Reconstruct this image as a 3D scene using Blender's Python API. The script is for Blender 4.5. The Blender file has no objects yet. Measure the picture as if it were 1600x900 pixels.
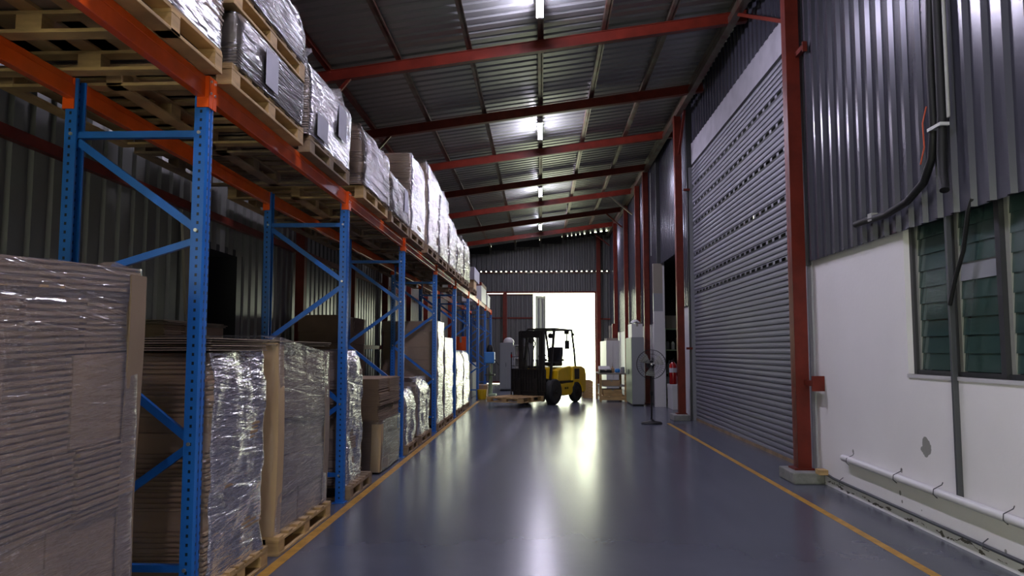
import bpy, math, random
from mathutils import Vector, Matrix, noise
from math import sin, cos, pi, radians

C = bpy.context.scene.collection
sc = bpy.context.scene

# ------------------------------------------------------------------ camera, sky, exposure
F_PX, VX, VY, EYE = 1200.0, 845.0, 548.0, 1.5
fy = Vector(((VX - 800) / F_PX, (VY - 450) / F_PX, 1.0)).normalized()
up = Vector((0, -fy.z, fy.y)).normalized()
xr = fy.cross(up)
if xr.x < 0:
    xr = -xr
cam_d = bpy.data.cameras.new('camera')
cam = bpy.data.objects.new('camera', cam_d)
C.objects.link(cam)
m = Matrix(((xr.x, -xr.y, -xr.z), (fy.x, -fy.y, -fy.z), (up.x, -up.y, -up.z)))
cam.matrix_world = Matrix.Translation((0, 0, EYE)) @ m.to_4x4()
cam_d.sensor_width = 36
cam_d.lens = F_PX / 1600 * 36
cam_d.clip_start = 0.05
cam_d.clip_end = 400
sc.camera = cam

SKY = 3.4
TUBE = 185.0
w = bpy.data.worlds.new('sky')
sc.world = w
w.use_nodes = True
bg = w.node_tree.nodes['Background']
bg.inputs[0].default_value = (0.95, 1.0, 0.74, 1)
bg.inputs[1].default_value = SKY
sc.view_settings.view_transform = 'Standard'
sc.view_settings.look = 'None'
sc.view_settings.exposure = 1.25
sc.view_settings.gamma = 1.0
sc.view_settings.use_curve_mapping = False
sc.cycles.max_bounces = 10
sc.cycles.diffuse_bounces = 4
sc.cycles.glossy_bounces = 4
sc.cycles.transparent_max_bounces = 24
sc.cycles.sample_clamp_indirect = 6.0
sc.cycles.use_denoising = True
sc.cycles.caustics_reflective = False
sc.cycles.caustics_refractive = False


# ------------------------------------------------------------------ mesh helper
class MB:
    def __init__(s):
        s.v, s.f, s.mi, s.cur = [], [], [], 0

    def add(s, vs, fs):
        o = len(s.v)
        s.v += [tuple(v) for v in vs]
        s.f += [tuple(i + o for i in f) for f in fs]
        s.mi += [s.cur] * len(fs)
        return s

    def box(s, a, b, shear=0.0):
        x0, y0, z0 = a
        x1, y1, z1 = b
        vs = [(x0, y0, z0), (x1, y0, z0), (x1, y1, z0), (x0, y1, z0), (x0, y0, z1), (x1, y0, z1), (x1, y1, z1), (x0, y1, z1)]
        if shear:
            vs = [(x, y, z + shear * y) for x, y, z in vs]
        return s.add(vs, [(0, 3, 2, 1), (4, 5, 6, 7), (0, 1, 5, 4), (1, 2, 6, 5), (2, 3, 7, 6), (3, 0, 4, 7)])

    def cbox(s, c, d, rot=None):
        hx, hy, hz = d[0] / 2, d[1] / 2, d[2] / 2
        vs = [Vector((sx * hx, sy * hy, sz * hz)) for sz in (-1, 1) for sx, sy in ((-1, -1), (1, -1), (1, 1), (-1, 1))]
        if rot is not None:
            vs = [rot @ v for v in vs]
        vs = [v + Vector(c) for v in vs]
        return s.add(vs, [(0, 3, 2, 1), (4, 5, 6, 7), (0, 1, 5, 4), (1, 2, 6, 5), (2, 3, 7, 6), (3, 0, 4, 7)])

    def bar(s, p, q, wd, ht, upv=(0, 0, 1)):
        p, q = Vector(p), Vector(q)
        d = (q - p).normalized()
        u = Vector(upv)
        if abs(d.dot(u)) > 0.98:
            u = Vector((0, 1, 0))
        sd = d.cross(u).normalized()
        u = sd.cross(d).normalized()
        vs = []
        for e in (p, q):
            for a, b in ((-1, -1), (1, -1), (1, 1), (-1, 1)):
                vs.append(e + sd * a * wd / 2 + u * b * ht / 2)
        return s.add(vs, [(0, 3, 2, 1), (4, 5, 6, 7), (0, 1, 5, 4), (1, 2, 6, 5), (2, 3, 7, 6), (3, 0, 4, 7)])

    def tube(s, pts, r, n=10, closed=False):
        pts = [Vector(p) for p in pts]
        m_ = len(pts)
        rs = r if isinstance(r, (list, tuple)) else [r] * m_
        rings = []
        pu = None
        for i, p in enumerate(pts):
            if closed:
                d = pts[(i + 1) % m_] - pts[i - 1]
            else:
                d = pts[min(i + 1, m_ - 1)] - pts[max(i - 1, 0)]
            d.normalize()
            if pu is None:
                u = Vector((0, 0, 1)) if abs(d.z) < 0.9 else Vector((0, 1, 0))
            else:
                u = pu
            a = d.cross(u).normalized()
            u = a.cross(d).normalized()
            pu = u
            rings.append([p + (a * cos(2 * pi * k / n) + u * sin(2 * pi * k / n)) * rs[i] for k in range(n)])
        vs = [v for rg in rings for v in rg]
        fs = []
        for i in range(m_ if closed else m_ - 1):
            j = (i + 1) % m_
            for k in range(n):
                fs.append((i * n + k, i * n + (k + 1) % n, j * n + (k + 1) % n, j * n + k))
        if not closed:
            fs.append(tuple(reversed(range(n))))
            fs.append(tuple((m_ - 1) * n + k for k in range(n)))
        return s.add(vs, fs)

    def lathe(s, c, prof, axis='z', n=24):
        c = Vector(c)
        vs, fs = [], []
        for r, h in prof:
            for k in range(n):
                a = 2 * pi * k / n
                if axis == 'z':
                    v = Vector((r * cos(a), r * sin(a), h))
                elif axis == 'y':
                    v = Vector((r * cos(a), h, r * sin(a)))
                else:
                    v = Vector((h, r * cos(a), r * sin(a)))
                vs.append(c + v)
        for i in range(len(prof) - 1):
            for k in range(n):
                fs.append((i * n + k, i * n + (k + 1) % n, (i + 1) * n + (k + 1) % n, (i + 1) * n + k))
        fs.append(tuple(reversed(range(n))))
        fs.append(tuple((len(prof) - 1) * n + k for k in range(n)))
        return s.add(vs, fs)

    def prism(s, poly, h0, h1, axis='y'):
        # poly: 2-D points; axis y: (x,z); axis z: (x,y); axis x: (y,z)
        n = len(poly)

        def P(a, b, h):
            return {'y': (a, h, b), 'z': (a, b, h), 'x': (h, a, b)}[axis]
        vs = [P(a, b, h0) for a, b in poly] + [P(a, b, h1) for a, b in poly]
        fs = [tuple(range(n)), tuple(reversed(range(n, 2 * n)))]
        for i in range(n):
            j = (i + 1) % n
            fs.append((i, i + n, j + n, j))
        return s.add(vs, fs)

    def build(s, name, mats, parent=None, bevel=0, smooth=False, loc=None, fix=True):
        me = bpy.data.meshes.new(name)
        me.from_pydata(s.v, [], s.f)
        if not isinstance(mats, (list, tuple)):
            mats = [mats]
        for mt in mats:
            me.materials.append(mt)
        if len(mats) > 1:
            for p, k in zip(me.polygons, s.mi):
                p.material_index = k
        if fix:
            import bmesh
            b = bmesh.new()
            b.from_mesh(me)
            bmesh.ops.recalc_face_normals(b, faces=b.faces)
            b.to_mesh(me)
            b.free()
        if smooth:
            for p in me.polygons:
                p.use_smooth = True
            try:
                me.set_sharp_from_angle(angle=radians(38))
            except Exception:
                pass
        me.update()
        o = bpy.data.objects.new(name, me)
        C.objects.link(o)
        if parent is not None:
            o.parent = parent
        if loc is not None:
            o.location = loc
        if bevel:
            bm = o.modifiers.new('bevel', 'BEVEL')
            bm.width = bevel
            bm.segments = 2
            bm.limit_method = 'ANGLE'
        return o


def tag(o, label=None, cat=None, group=None, kind=None):
    if label:
        o['label'] = label
    if cat:
        o['category'] = cat
    if group:
        o['group'] = group
    if kind:
        o['kind'] = kind
    return o


def thing(name, label, cat, loc=(0, 0, 0), rz=0.0, group=None, kind=None):
    o = bpy.data.objects.new(name, None)
    o.empty_display_size = 0.1
    C.objects.link(o)
    o.location = loc
    o.rotation_euler = (0, 0, rz)
    return tag(o, label, cat, group, kind)


def dup(root, loc, rz, label=None, group=None, keep=None):
    kids = {}
    for o in bpy.data.objects:
        if o.parent is not None:
            kids.setdefault(o.parent.name, []).append(o)

    def cp(o, par):
        c = o.copy()
        C.objects.link(c)
        if par is not None:
            c.parent = par
        for ch in kids.get(o.name, []):
            cp(ch, c)
        return c
    r = cp(root, None)
    r.location = loc
    r.rotation_euler = (0, 0, rz)
    if label:
        r['label'] = label
    if group:
        r['group'] = group
    return r


# ------------------------------------------------------------------ materials
def mat(name, col, rough=0.5, metal=0.0, var=0.0, vscale=4.0, bump=0.0, bscale=40.0, rvar=0.0, col2=None, coat=0.0, spec=0.5, stretch=(1, 1, 1)):
    mt = bpy.data.materials.new(name)
    mt.use_nodes = True
    nt = mt.node_tree
    b = nt.nodes['Principled BSDF']
    b.inputs['Base Color'].default_value = (*col, 1)
    b.inputs['Roughness'].default_value = rough
    b.inputs['Metallic'].default_value = metal
    b.inputs['Specular IOR Level'].default_value = spec
    b.inputs['Coat Weight'].default_value = coat
    tc = nt.nodes.new('ShaderNodeTexCoord')
    mp = nt.nodes.new('ShaderNodeMapping')
    mp.inputs['Scale'].default_value = stretch
    nt.links.new(tc.outputs['Object'], mp.inputs['Vector'])
    if var or col2 or rvar:
        n = nt.nodes.new('ShaderNodeTexNoise')
        n.inputs['Scale'].default_value = vscale
        n.inputs['Detail'].default_value = 6
        nt.links.new(mp.outputs[0], n.inputs['Vector'])
        if var or col2:
            r = nt.nodes.new('ShaderNodeValToRGB')
            c2 = col2 or tuple(min(1, c * (1 + var)) for c in col)
            c1 = tuple(c * (1 - var) for c in col) if var else col
            r.color_ramp.elements[0].position = 0.35
            r.color_ramp.elements[1].position = 0.65
            r.color_ramp.elements[0].color = (*c1, 1)
            r.color_ramp.elements[1].color = (*c2, 1)
            nt.links.new(n.outputs['Fac'], r.inputs[0])
            nt.links.new(r.outputs[0], b.inputs['Base Color'])
        if rvar:
            mr = nt.nodes.new('ShaderNodeMapRange')
            mr.inputs['From Min'].default_value = 0.3
            mr.inputs['From Max'].default_value = 0.7
            mr.inputs['To Min'].default_value = max(0.02, rough - rvar)
            mr.inputs['To Max'].default_value = rough + rvar
            nt.links.new(n.outputs['Fac'], mr.inputs['Value'])
            nt.links.new(mr.outputs[0], b.inputs['Roughness'])
    if bump:
        n2 = nt.nodes.new('ShaderNodeTexNoise')
        n2.inputs['Scale'].default_value = bscale
        n2.inputs['Detail'].default_value = 4
        nt.links.new(mp.outputs[0], n2.inputs['Vector'])
        bp = nt.nodes.new('ShaderNodeBump')
        bp.inputs['Strength'].default_value = bump
        bp.inputs['Distance'].default_value = 0.01
        nt.links.new(n2.outputs['Fac'], bp.inputs['Height'])
        nt.links.new(bp.outputs[0], b.inputs['Normal'])
    return mt


def film_material(name='stretch_film', gain=0.9, haze=0.03, bs=1.0):
    mt = bpy.data.materials.new(name)
    mt.use_nodes = True
    nt = mt.node_tree
    nt.nodes.clear()
    N, L = nt.nodes.new, nt.links.new
    out = N('ShaderNodeOutputMaterial')
    tc = N('ShaderNodeTexCoord')
    sep = N('ShaderNodeSeparateXYZ')
    L(tc.outputs['Object'], sep.inputs[0])
    ad = N('ShaderNodeMath'); ad.operation = 'ADD'
    L(sep.outputs[0], ad.inputs[0]); L(sep.outputs[1], ad.inputs[1])
    cb = N('ShaderNodeCombineXYZ')
    L(ad.outputs[0], cb.inputs[0]); L(sep.outputs[2], cb.inputs[1])
    bumps = None
    for ang, sa, sb, st in ((5, 1.8, 22.0, 0.85 * bs), (-6, 2.4, 38.0, 0.5 * bs), (65, 3.0, 10.0, 0.2 * bs)):
        rt = N('ShaderNodeMapping')
        rt.inputs['Rotation'].default_value = (0, 0, radians(ang))
        L(cb.outputs[0], rt.inputs[0])
        sl = N('ShaderNodeMapping')
        sl.inputs['Scale'].default_value = (sa, sb, 1)
        L(rt.outputs[0], sl.inputs[0])
        n = N('ShaderNodeTexNoise')
        n.inputs['Scale'].default_value = 1.0
        n.inputs['Detail'].default_value = 3
        n.inputs['Distortion'].default_value = 0.6
        L(sl.outputs[0], n.inputs['Vector'])
        bp = N('ShaderNodeBump')
        bp.inputs['Strength'].default_value = st
        bp.inputs['Distance'].default_value = 0.03
        L(n.outputs['Fac'], bp.inputs['Height'])
        if bumps:
            L(bumps.outputs[0], bp.inputs['Normal'])
        bumps = bp
    gl = N('ShaderNodeBsdfGlossy')
    gl.inputs['Roughness'].default_value = 0.17
    gl.inputs['Color'].default_value = (1, 1, 1, 1)
    L(bumps.outputs[0], gl.inputs['Normal'])
    tr = N('ShaderNodeBsdfTransparent')
    fr = N('ShaderNodeFresnel')
    fr.inputs['IOR'].default_value = 1.55
    ml = N('ShaderNodeMath'); ml.operation = 'MULTIPLY_ADD'
    ml.inputs[1].default_value = gain
    ml.inputs[2].default_value = 0.01
    ml.use_clamp = True
    L(fr.outputs[0], ml.inputs[0])
    mx = N('ShaderNodeMixShader')
    L(ml.outputs[0], mx.inputs[0])
    df = N('ShaderNodeBsdfDiffuse')
    df.inputs['Color'].default_value = (0.75, 0.76, 0.78, 1)
    m0 = N('ShaderNodeMixShader')
    m0.inputs[0].default_value = haze
    L(tr.outputs[0], m0.inputs[1]); L(df.outputs[0], m0.inputs[2])
    L(m0.outputs[0], mx.inputs[1]); L(gl.outputs[0], mx.inputs[2])
    L(mx.outputs[0], out.inputs[0])
    return mt


def cardboard(name, col, seed=0.0):
    mt = mat(name, col, 0.75, var=0.14, vscale=2.2)
    return mt


def emit(name, col, strength):
    mt = bpy.data.materials.new(name)
    mt.use_nodes = True
    b = mt.node_tree.nodes['Principled BSDF']
    b.inputs['Base Color'].default_value = (*col, 1)
    b.inputs['Emission Color'].default_value = (*col, 1)
    b.inputs['Emission Strength'].default_value = strength
    return mt


def hole_blue():
    # blue powder coat with the punched slot pattern of rack uprights
    mt = mat('rack_blue_punched', (0.012, 0.125, 0.46), 0.32, 0.0, var=0.08, vscale=6)
    nt = mt.node_tree
    N, L = nt.nodes.new, nt.links.new
    b = nt.nodes['Principled BSDF']
    tc = N('ShaderNodeTexCoord')
    sp = N('ShaderNodeSeparateXYZ')
    L(tc.outputs['Object'], sp.inputs[0])
    fr = N('ShaderNodeMath'); fr.operation = 'PINGPONG'
    fr.inputs[1].default_value = 0.0255
    L(sp.outputs[2], fr.inputs[0])
    c1 = N('ShaderNodeMath'); c1.operation = 'LESS_THAN'; c1.inputs[1].default_value = 0.009
    L(fr.outputs[0], c1.inputs[0])

    def band(axis, centre, half):
        s_ = N('ShaderNodeMath'); s_.operation = 'SUBTRACT'; s_.inputs[1].default_value = centre
        L(sp.outputs[axis], s_.inputs[0])
        a_ = N('ShaderNodeMath'); a_.operation = 'ABSOLUTE'
        L(s_.outputs[0], a_.inputs[0])
        l_ = N('ShaderNodeMath'); l_.operation = 'LESS_THAN'; l_.inputs[1].default_value = half
        L(a_.outputs[0], l_.inputs[0])
        return l_
    b1 = band(1, 0.022, 0.006)
    b2 = band(1, -0.022, 0.006)
    ax = N('ShaderNodeMath'); ax.operation = 'MAXIMUM'
    L(b1.outputs[0], ax.inputs[0]); L(b2.outputs[0], ax.inputs[1])
    b3 = band(0, 0.004, 0.007)
    ax2 = N('ShaderNodeMath'); ax2.operation = 'MAXIMUM'
    L(ax.outputs[0], ax2.inputs[0]); L(b3.outputs[0], ax2.inputs[1])
    ax = ax2
    al = N('ShaderNodeMath'); al.operation = 'MULTIPLY'
    L(ax.outputs[0], al.inputs[0]); L(c1.outputs[0], al.inputs[1])
    mx = N('ShaderNodeMix'); mx.data_type = 'RGBA'
    L(al.outputs[0], mx.inputs[0])
    src = b.inputs['Base Color'].links[0].from_socket
    L(src, mx.inputs[6])
    mx.inputs[7].default_value = (0.003, 0.008, 0.02, 1)
    L(mx.outputs[2], b.inputs['Base Color'])
    return mt


def floor_material():
    mt = bpy.data.materials.new('painted_floor')
    mt.use_nodes = True
    nt = mt.node_tree
    N, L = nt.nodes.new, nt.links.new
    b = nt.nodes['Principled BSDF']
    tc = N('ShaderNodeTexCoord')
    n1 = N('ShaderNodeTexNoise'); n1.inputs['Scale'].default_value = 0.5; n1.inputs['Detail'].default_value = 8
    n1.inputs['Roughness'].default_value = 0.65
    L(tc.outputs['Object'], n1.inputs['Vector'])
    mp = N('ShaderNodeMapping'); mp.inputs['Scale'].default_value = (5.0, 0.35, 1)
    mp.inputs['Rotation'].default_value = (0, 0, 0.06)
    L(tc.outputs['Object'], mp.inputs[0])
    n2 = N('ShaderNodeTexNoise'); n2.inputs['Scale'].default_value = 1.0; n2.inputs['Detail'].default_value = 5
    L(mp.outputs[0], n2.inputs['Vector'])
    r = N('ShaderNodeValToRGB')
    r.color_ramp.elements[0].position = 0.3; r.color_ramp.elements[0].color = (0.078, 0.087, 0.116, 1)
    r.color_ramp.elements[1].position = 0.75; r.color_ramp.elements[1].color = (0.108, 0.117, 0.150, 1)
    L(n1.outputs['Fac'], r.inputs[0])
    n4r = N('ShaderNodeTexNoise'); n4r.inputs['Scale'].default_value = 1.0; n4r.inputs['Detail'].default_value = 1
    L(mp.outputs[0], n4r.inputs['Vector'])
    # pale tyre scuff running up the aisle
    sp = N('ShaderNodeSeparateXYZ'); L(tc.outputs['Object'], sp.inputs[0])

    def M(op, a, bb, clamp=False):
        k = N('ShaderNodeMath'); k.operation = op; k.use_clamp = clamp
        for i, q in enumerate((a, bb)):
            if q is None:
                continue
            if isinstance(q, (int, float)):
                k.inputs[i].default_value = q
            else:
                L(q, k.inputs[i])
        return k.outputs[0]
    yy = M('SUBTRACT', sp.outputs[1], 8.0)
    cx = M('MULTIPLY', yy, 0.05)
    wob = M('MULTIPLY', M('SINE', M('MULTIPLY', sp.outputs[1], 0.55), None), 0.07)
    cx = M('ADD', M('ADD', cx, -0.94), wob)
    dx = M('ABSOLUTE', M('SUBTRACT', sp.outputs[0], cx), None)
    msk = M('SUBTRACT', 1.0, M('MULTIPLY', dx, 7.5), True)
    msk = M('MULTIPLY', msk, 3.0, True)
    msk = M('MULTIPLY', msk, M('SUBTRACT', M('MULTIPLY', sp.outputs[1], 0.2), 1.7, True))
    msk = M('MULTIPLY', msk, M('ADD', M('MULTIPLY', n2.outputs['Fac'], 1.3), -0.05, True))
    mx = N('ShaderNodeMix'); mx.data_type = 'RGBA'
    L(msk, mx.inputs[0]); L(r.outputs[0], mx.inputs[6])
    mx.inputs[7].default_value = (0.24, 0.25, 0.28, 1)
    # fine scratches / dark marks
    n3 = N('ShaderNodeTexNoise'); n3.inputs['Scale'].default_value = 5; n3.inputs['Detail'].default_value = 6
    n3.inputs['Roughness'].default_value = 0.7
    L(tc.outputs['Object'], n3.inputs['Vector'])
    dk = M('MULTIPLY', n3.outputs['Fac'], 0.12)
    mx2 = N('ShaderNodeMix'); mx2.data_type = 'RGBA'
    L(dk, mx2.inputs[0]); L(mx.outputs[2], mx2.inputs[6]); mx2.inputs[7].default_value = (0.04, 0.043, 0.052, 1)
    L(mx2.outputs[2], b.inputs['Base Color'])
    rr = M('ADD', M('MULTIPLY', n4r.outputs['Fac'], 0.07), 0.03)
    rr = M('ADD', rr, 0.17)
    L(rr, b.inputs['Roughness'])
    b.inputs['Specular IOR Level'].default_value = 0.34
    bp = N('ShaderNodeBump'); bp.inputs['Strength'].default_value = 0.02; bp.inputs['Distance'].default_value = 0.01
    n4 = N('ShaderNodeTexNoise'); n4.inputs['Scale'].default_value = 1.5; n4.inputs['Detail'].default_value = 1
    L(tc.outputs['Object'], n4.inputs['Vector'])
    L(n4.outputs['Fac'], bp.inputs['Height']); L(bp.outputs[0], b.inputs['Normal'])
    return mt


def plaster_material():
    mt = mat('white_plaster', (0.80, 0.775, 0.79), 0.6, var=0.035, vscale=0.9, bump=0.15, bscale=25)
    nt = mt.node_tree
    N, L = nt.nodes.new, nt.links.new
    b = nt.nodes['Principled BSDF']
    tc = N('ShaderNodeTexCoord')
    sp = N('ShaderNodeSeparateXYZ'); L(tc.outputs['Object'], sp.inputs[0])

    def M(op, a, bb=None, clamp=False):
        k = N('ShaderNodeMath'); k.operation = op; k.use_clamp = clamp
        for i, q in enumerate((a, bb)):
            if q is None:
                continue
            if isinstance(q, (int, float)):
                k.inputs[i].default_value = q
            else:
                L(q, k.inputs[i])
        return k.outputs[0]
    ns = N('ShaderNodeTexNoise'); ns.inputs['Scale'].default_value = 9; ns.inputs['Detail'].default_value = 4
    L(tc.outputs['Object'], ns.inputs['Vector'])
    nn = M('SUBTRACT', ns.outputs['Fac'], 0.5)
    total = None
    # chipped spots where bare render shows: (y, z, radius)
    for (py, pz, pr) in ((6.6, 0.70, 0.085), (7.10, 0.235, 0.022), (7.07, 0.165, 0.018), (6.72, 0.16, 0.008), (7.06, 0.44, 0.02), (8.12, 0.47, 0.02), (5.55, 0.12, 0.016)):
        dy = M('SUBTRACT', sp.outputs[1], py); dz = M('SUBTRACT', sp.outputs[2], pz)
        d = M('SQRT', M('ADD', M('MULTIPLY', dy, dy), M('MULTIPLY', dz, dz)))
        d = M('ADD', d, M('MULTIPLY', nn, pr * 1.6))
        h = M('LESS_THAN', d, pr)
        total = h if total is None else M('MAXIMUM', total, h)
    # broken crack line just above the floor
    nc = N('ShaderNodeTexNoise'); nc.inputs['Scale'].default_value = 3.2; nc.inputs['Detail'].default_value = 8
    nc.inputs['Roughness'].default_value = 0.7
    L(tc.outputs['Object'], nc.inputs['Vector'])
    line = M('ABSOLUTE', M('SUBTRACT', sp.outputs[2], M('ADD', M('MULTIPLY', M('SUBTRACT', nc.outputs['Fac'], 0.5), 0.17), 0.045)))
    wdt = M('MULTIPLY', M('SUBTRACT', ns.outputs['Fac'], 0.44, True), 0.075)
    crack = M('LESS_THAN', line, wdt)
    mx = N('ShaderNodeMix'); mx.data_type = 'RGBA'
    src = b.inputs['Base Color'].links[0].from_socket
    L(total, mx.inputs[0]); L(src, mx.inputs[6]); mx.inputs[7].default_value = (0.27, 0.265, 0.25, 1)
    mx2 = N('ShaderNodeMix'); mx2.data_type = 'RGBA'
    L(crack, mx2.inputs[0]); L(mx.outputs[2], mx2.inputs[6]); mx2.inputs[7].default_value = (0.10, 0.085, 0.075, 1)
    L(mx2.outputs[2], b.inputs['Base Color'])
    return mt


M_floor = floor_material()
M_plaster = plaster_material()
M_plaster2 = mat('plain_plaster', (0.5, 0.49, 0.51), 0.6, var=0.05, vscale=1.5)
M_roof = mat('roof_sheet', (0.22, 0.225, 0.225), 0.36, 0.35, var=0.03, vscale=0.5)
M_clad = mat('galvanised_cladding', (0.055, 0.055, 0.074), 0.25, 0.25, bump=0.06, bscale=3)
M_cladL = mat('dull_galvanised_cladding', (0.16, 0.16, 0.15), 0.31, 0.2, bump=0.05, bscale=3)
M_end = mat('end_wall_sheet', (0.11, 0.11, 0.112), 0.5, 0.3)
M_red = mat('red_oxide_steel', (0.13, 0.016, 0.009), 0.42, 0.0, spec=0.25, var=0.2, vscale=5)
M_purlin = mat('galvanised_purlin', (0.16, 0.145, 0.11), 0.4, 0.5, var=0.2, vscale=3, col2=(0.09, 0.022, 0.015))
M_shut = mat('shutter_steel', (0.19, 0.19, 0.225), 0.5, 0.3, var=0.04, vscale=1)
M_dark = mat('black_darkness_and_closures', (0.012, 0.012, 0.014), 0.8)  # black colour stands in for darkness in voids; closure strips share it
M_lint = mat('lintel_plaster', (0.36, 0.35, 0.39), 0.7, var=0.10, vscale=3)
M_blue = mat('rack_blue', (0.012, 0.125, 0.46), 0.32, 0.0, var=0.08, vscale=6)
M_blueh = hole_blue()
M_orange = mat('rack_orange', (0.72, 0.085, 0.008), 0.24, 0.0, var=0.10, vscale=5)
M_bolt = mat('zinc_bolt', (0.6, 0.6, 0.6), 0.3, 0.9)
M_wood = mat('pallet_pine', (0.44, 0.285, 0.12), 0.7, var=0.28, vscale=3, bump=0.25, bscale=30, stretch=(1, 1, 5))
M_wood2 = mat('old_pallet_wood', (0.22, 0.15, 0.085), 0.8, var=0.3, vscale=3, bump=0.25, bscale=30)
M_card = cardboard('kraft_cardboard', (0.36, 0.235, 0.13))
M_card2 = cardboard('brown_cardboard', (0.22, 0.145, 0.09))
M_card3 = cardboard('grey_brown_cardboard', (0.25, 0.19, 0.14))
M_cardl = mat('corner_board', (0.50, 0.34, 0.18), 0.65, var=0.06, vscale=2)
M_cardn = mat('corner_board_plain', (0.24, 0.165, 0.105), 0.7, var=0.06, vscale=2)
M_film = film_material()
M_filmt = film_material('tight_film', 0.45, 0.02, 0.6)
M_paper = mat('white_label_paper', (0.40, 0.40, 0.46), 0.6, var=0.04)
M_yline = mat('yellow_line_paint', (0.42, 0.22, 0.025), 0.45, var=0.2, vscale=9)
M_conc = mat('rough_concrete', (0.20, 0.20, 0.19), 0.9, var=0.2, vscale=8, bump=0.5, bscale=30)
M_tube = emit('tube_glow', (0.84, 0.79, 1.0), TUBE)
M_white = mat('white_paint', (0.5, 0.5, 0.5), 0.4)
M_greyp = mat('grey_paint', (0.22, 0.225, 0.25), 0.4)
M_greenp = mat('pale_green_paint', (0.34, 0.44, 0.27), 0.45)
M_black = mat('black_plastic', (0.010, 0.010, 0.011), 0.55, spec=0.25)
M_blackm = mat('black_greasy_steel', (0.018, 0.016, 0.014), 0.38, 0.3)
M_rubber = mat('tyre_rubber', (0.016, 0.016, 0.016), 0.75, bump=0.3, bscale=60)
M_yel = mat('forklift_yellow', (0.70, 0.44, 0.01), 0.28, var=0.06, vscale=4)
M_chrome = mat('polished_steel', (0.7, 0.7, 0.7), 0.15, 1.0)
M_red2 = mat('extinguisher_red', (0.25, 0.008, 0.008), 0.25)
M_alu = mat('window_alloy', (0.30, 0.30, 0.28), 0.5, 0.2)
M_frame = mat('window_frame_dark', (0.045, 0.045, 0.052), 0.45, 0.4)
M_grout = mat('outside_concrete', (0.62, 0.63, 0.58), 0.9, var=0.05)
M_bluep = mat('machine_blue', (0.03, 0.20, 0.55), 0.35)
M_beige = mat('beige_board', (0.25, 0.22, 0.185), 0.7)
M_cord = mat('orange_wire', (0.45, 0.06, 0.02), 0.5)
M_pipe = mat('grey_conduit', (0.055, 0.057, 0.065), 0.5)
M_pvc = mat('white_pipe', (0.66, 0.65, 0.67), 0.4)


def louvre_glass():
    mt = bpy.data.materials.new('green_louvre_glass')
    mt.use_nodes = True
    nt = mt.node_tree
    nt.nodes.clear()
    N, L = nt.nodes.new, nt.links.new
    out = N('ShaderNodeOutputMaterial')
    tr = N('ShaderNodeBsdfTransparent'); tr.inputs[0].default_value = (0.10, 0.22, 0.18, 1)
    df = N('ShaderNodeBsdfDiffuse'); df.inputs[0].default_value = (0.055, 0.105, 0.095, 1)
    gl = N('ShaderNodeBsdfGlossy'); gl.inputs['Roughness'].default_value = 0.12
    m1 = N('ShaderNodeMixShader'); m1.inputs[0].default_value = 0.6
    L(tr.outputs[0], m1.inputs[1]); L(df.outputs[0], m1.inputs[2])
    fr = N('ShaderNodeFresnel'); fr.inputs[0].default_value = 1.5
    m2 = N('ShaderNodeMixShader')
    L(fr.outputs[0], m2.inputs[0]); L(m1.outputs[0], m2.inputs[1]); L(gl.outputs[0], m2.inputs[2])
    L(m2.outputs[0], out.inputs[0])
    return mt


M_glass = louvre_glass()

# ------------------------------------------------------------------ setting
YB, YE = -7.0, 35.0          # near end behind the camera, far end
XL, XR = -3.95, 3.2


def roof_z(x):
    return 6.62 + 0.134 * x


def struct(mb, name, mats, label=None, **k):
    o = mb.build(name, mats, **k)
    return tag(o, label, None, None, 'structure')


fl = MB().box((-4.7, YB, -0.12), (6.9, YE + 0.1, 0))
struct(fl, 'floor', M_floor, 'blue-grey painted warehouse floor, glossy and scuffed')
g = MB().box((-40, YE + 0.1, -0.16), (40, YE + 90, -0.03))
struct(g, 'trim_1', M_grout, 'bright concrete yard beyond the open doorway')


def corrugated(u0, u1, pitch, depth, fn_lo, fn_hi, rib=0.42, sl=0.12):
    """profile along u; fn(u, d) -> point for the two long ends"""
    pts = []
    u = u0
    while u < u1:
        for a, d in ((0, 0), (1 - rib - sl, 0), (1 - rib, 1), (1 - sl, 1)):
            uu = u + a * pitch
            if uu > u1:
                break
            pts.append((uu, d * depth))
        u += pitch
    pts.append((u1, 0))
    mb = MB()
    n = len(pts)
    vs = [fn_lo(*p) for p in pts] + [fn_hi(*p) for p in pts]
    mb.add(vs, [(i, i + 1, n + i + 1, n + i) for i in range(n - 1)])
    return mb


def solid(o, t=0.003):
    sm = o.modifiers.new('thickness', 'SOLIDIFY')
    sm.thickness = t
    sm.offset = 0
    return o


# roof sheets: corrugations run down the slope (along X)
rf = corrugated(YB - 0.3, YE + 0.25, 0.25, 0.035, lambda u, d: (-4.25, u, roof_z(-4.25) + d), lambda u, d: (6.9, u, roof_z(6.9) + d), rib=0.3, sl=0.1)
solid(struct(rf, 'ceiling', M_roof, 'corrugated metal roof sheets sloping down to the left', fix=False))

# left wall cladding (with the dark doorway left open)
def lwall(y0, y1, z0, z1):
    return corrugated(y0, y1, 0.25, 0.03, lambda u, d: (XL - d, u, z0), lambda u, d: (XL - d, u, z1 if z1 else roof_z(XL) + 0.02), rib=0.30, sl=0.1)


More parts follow.
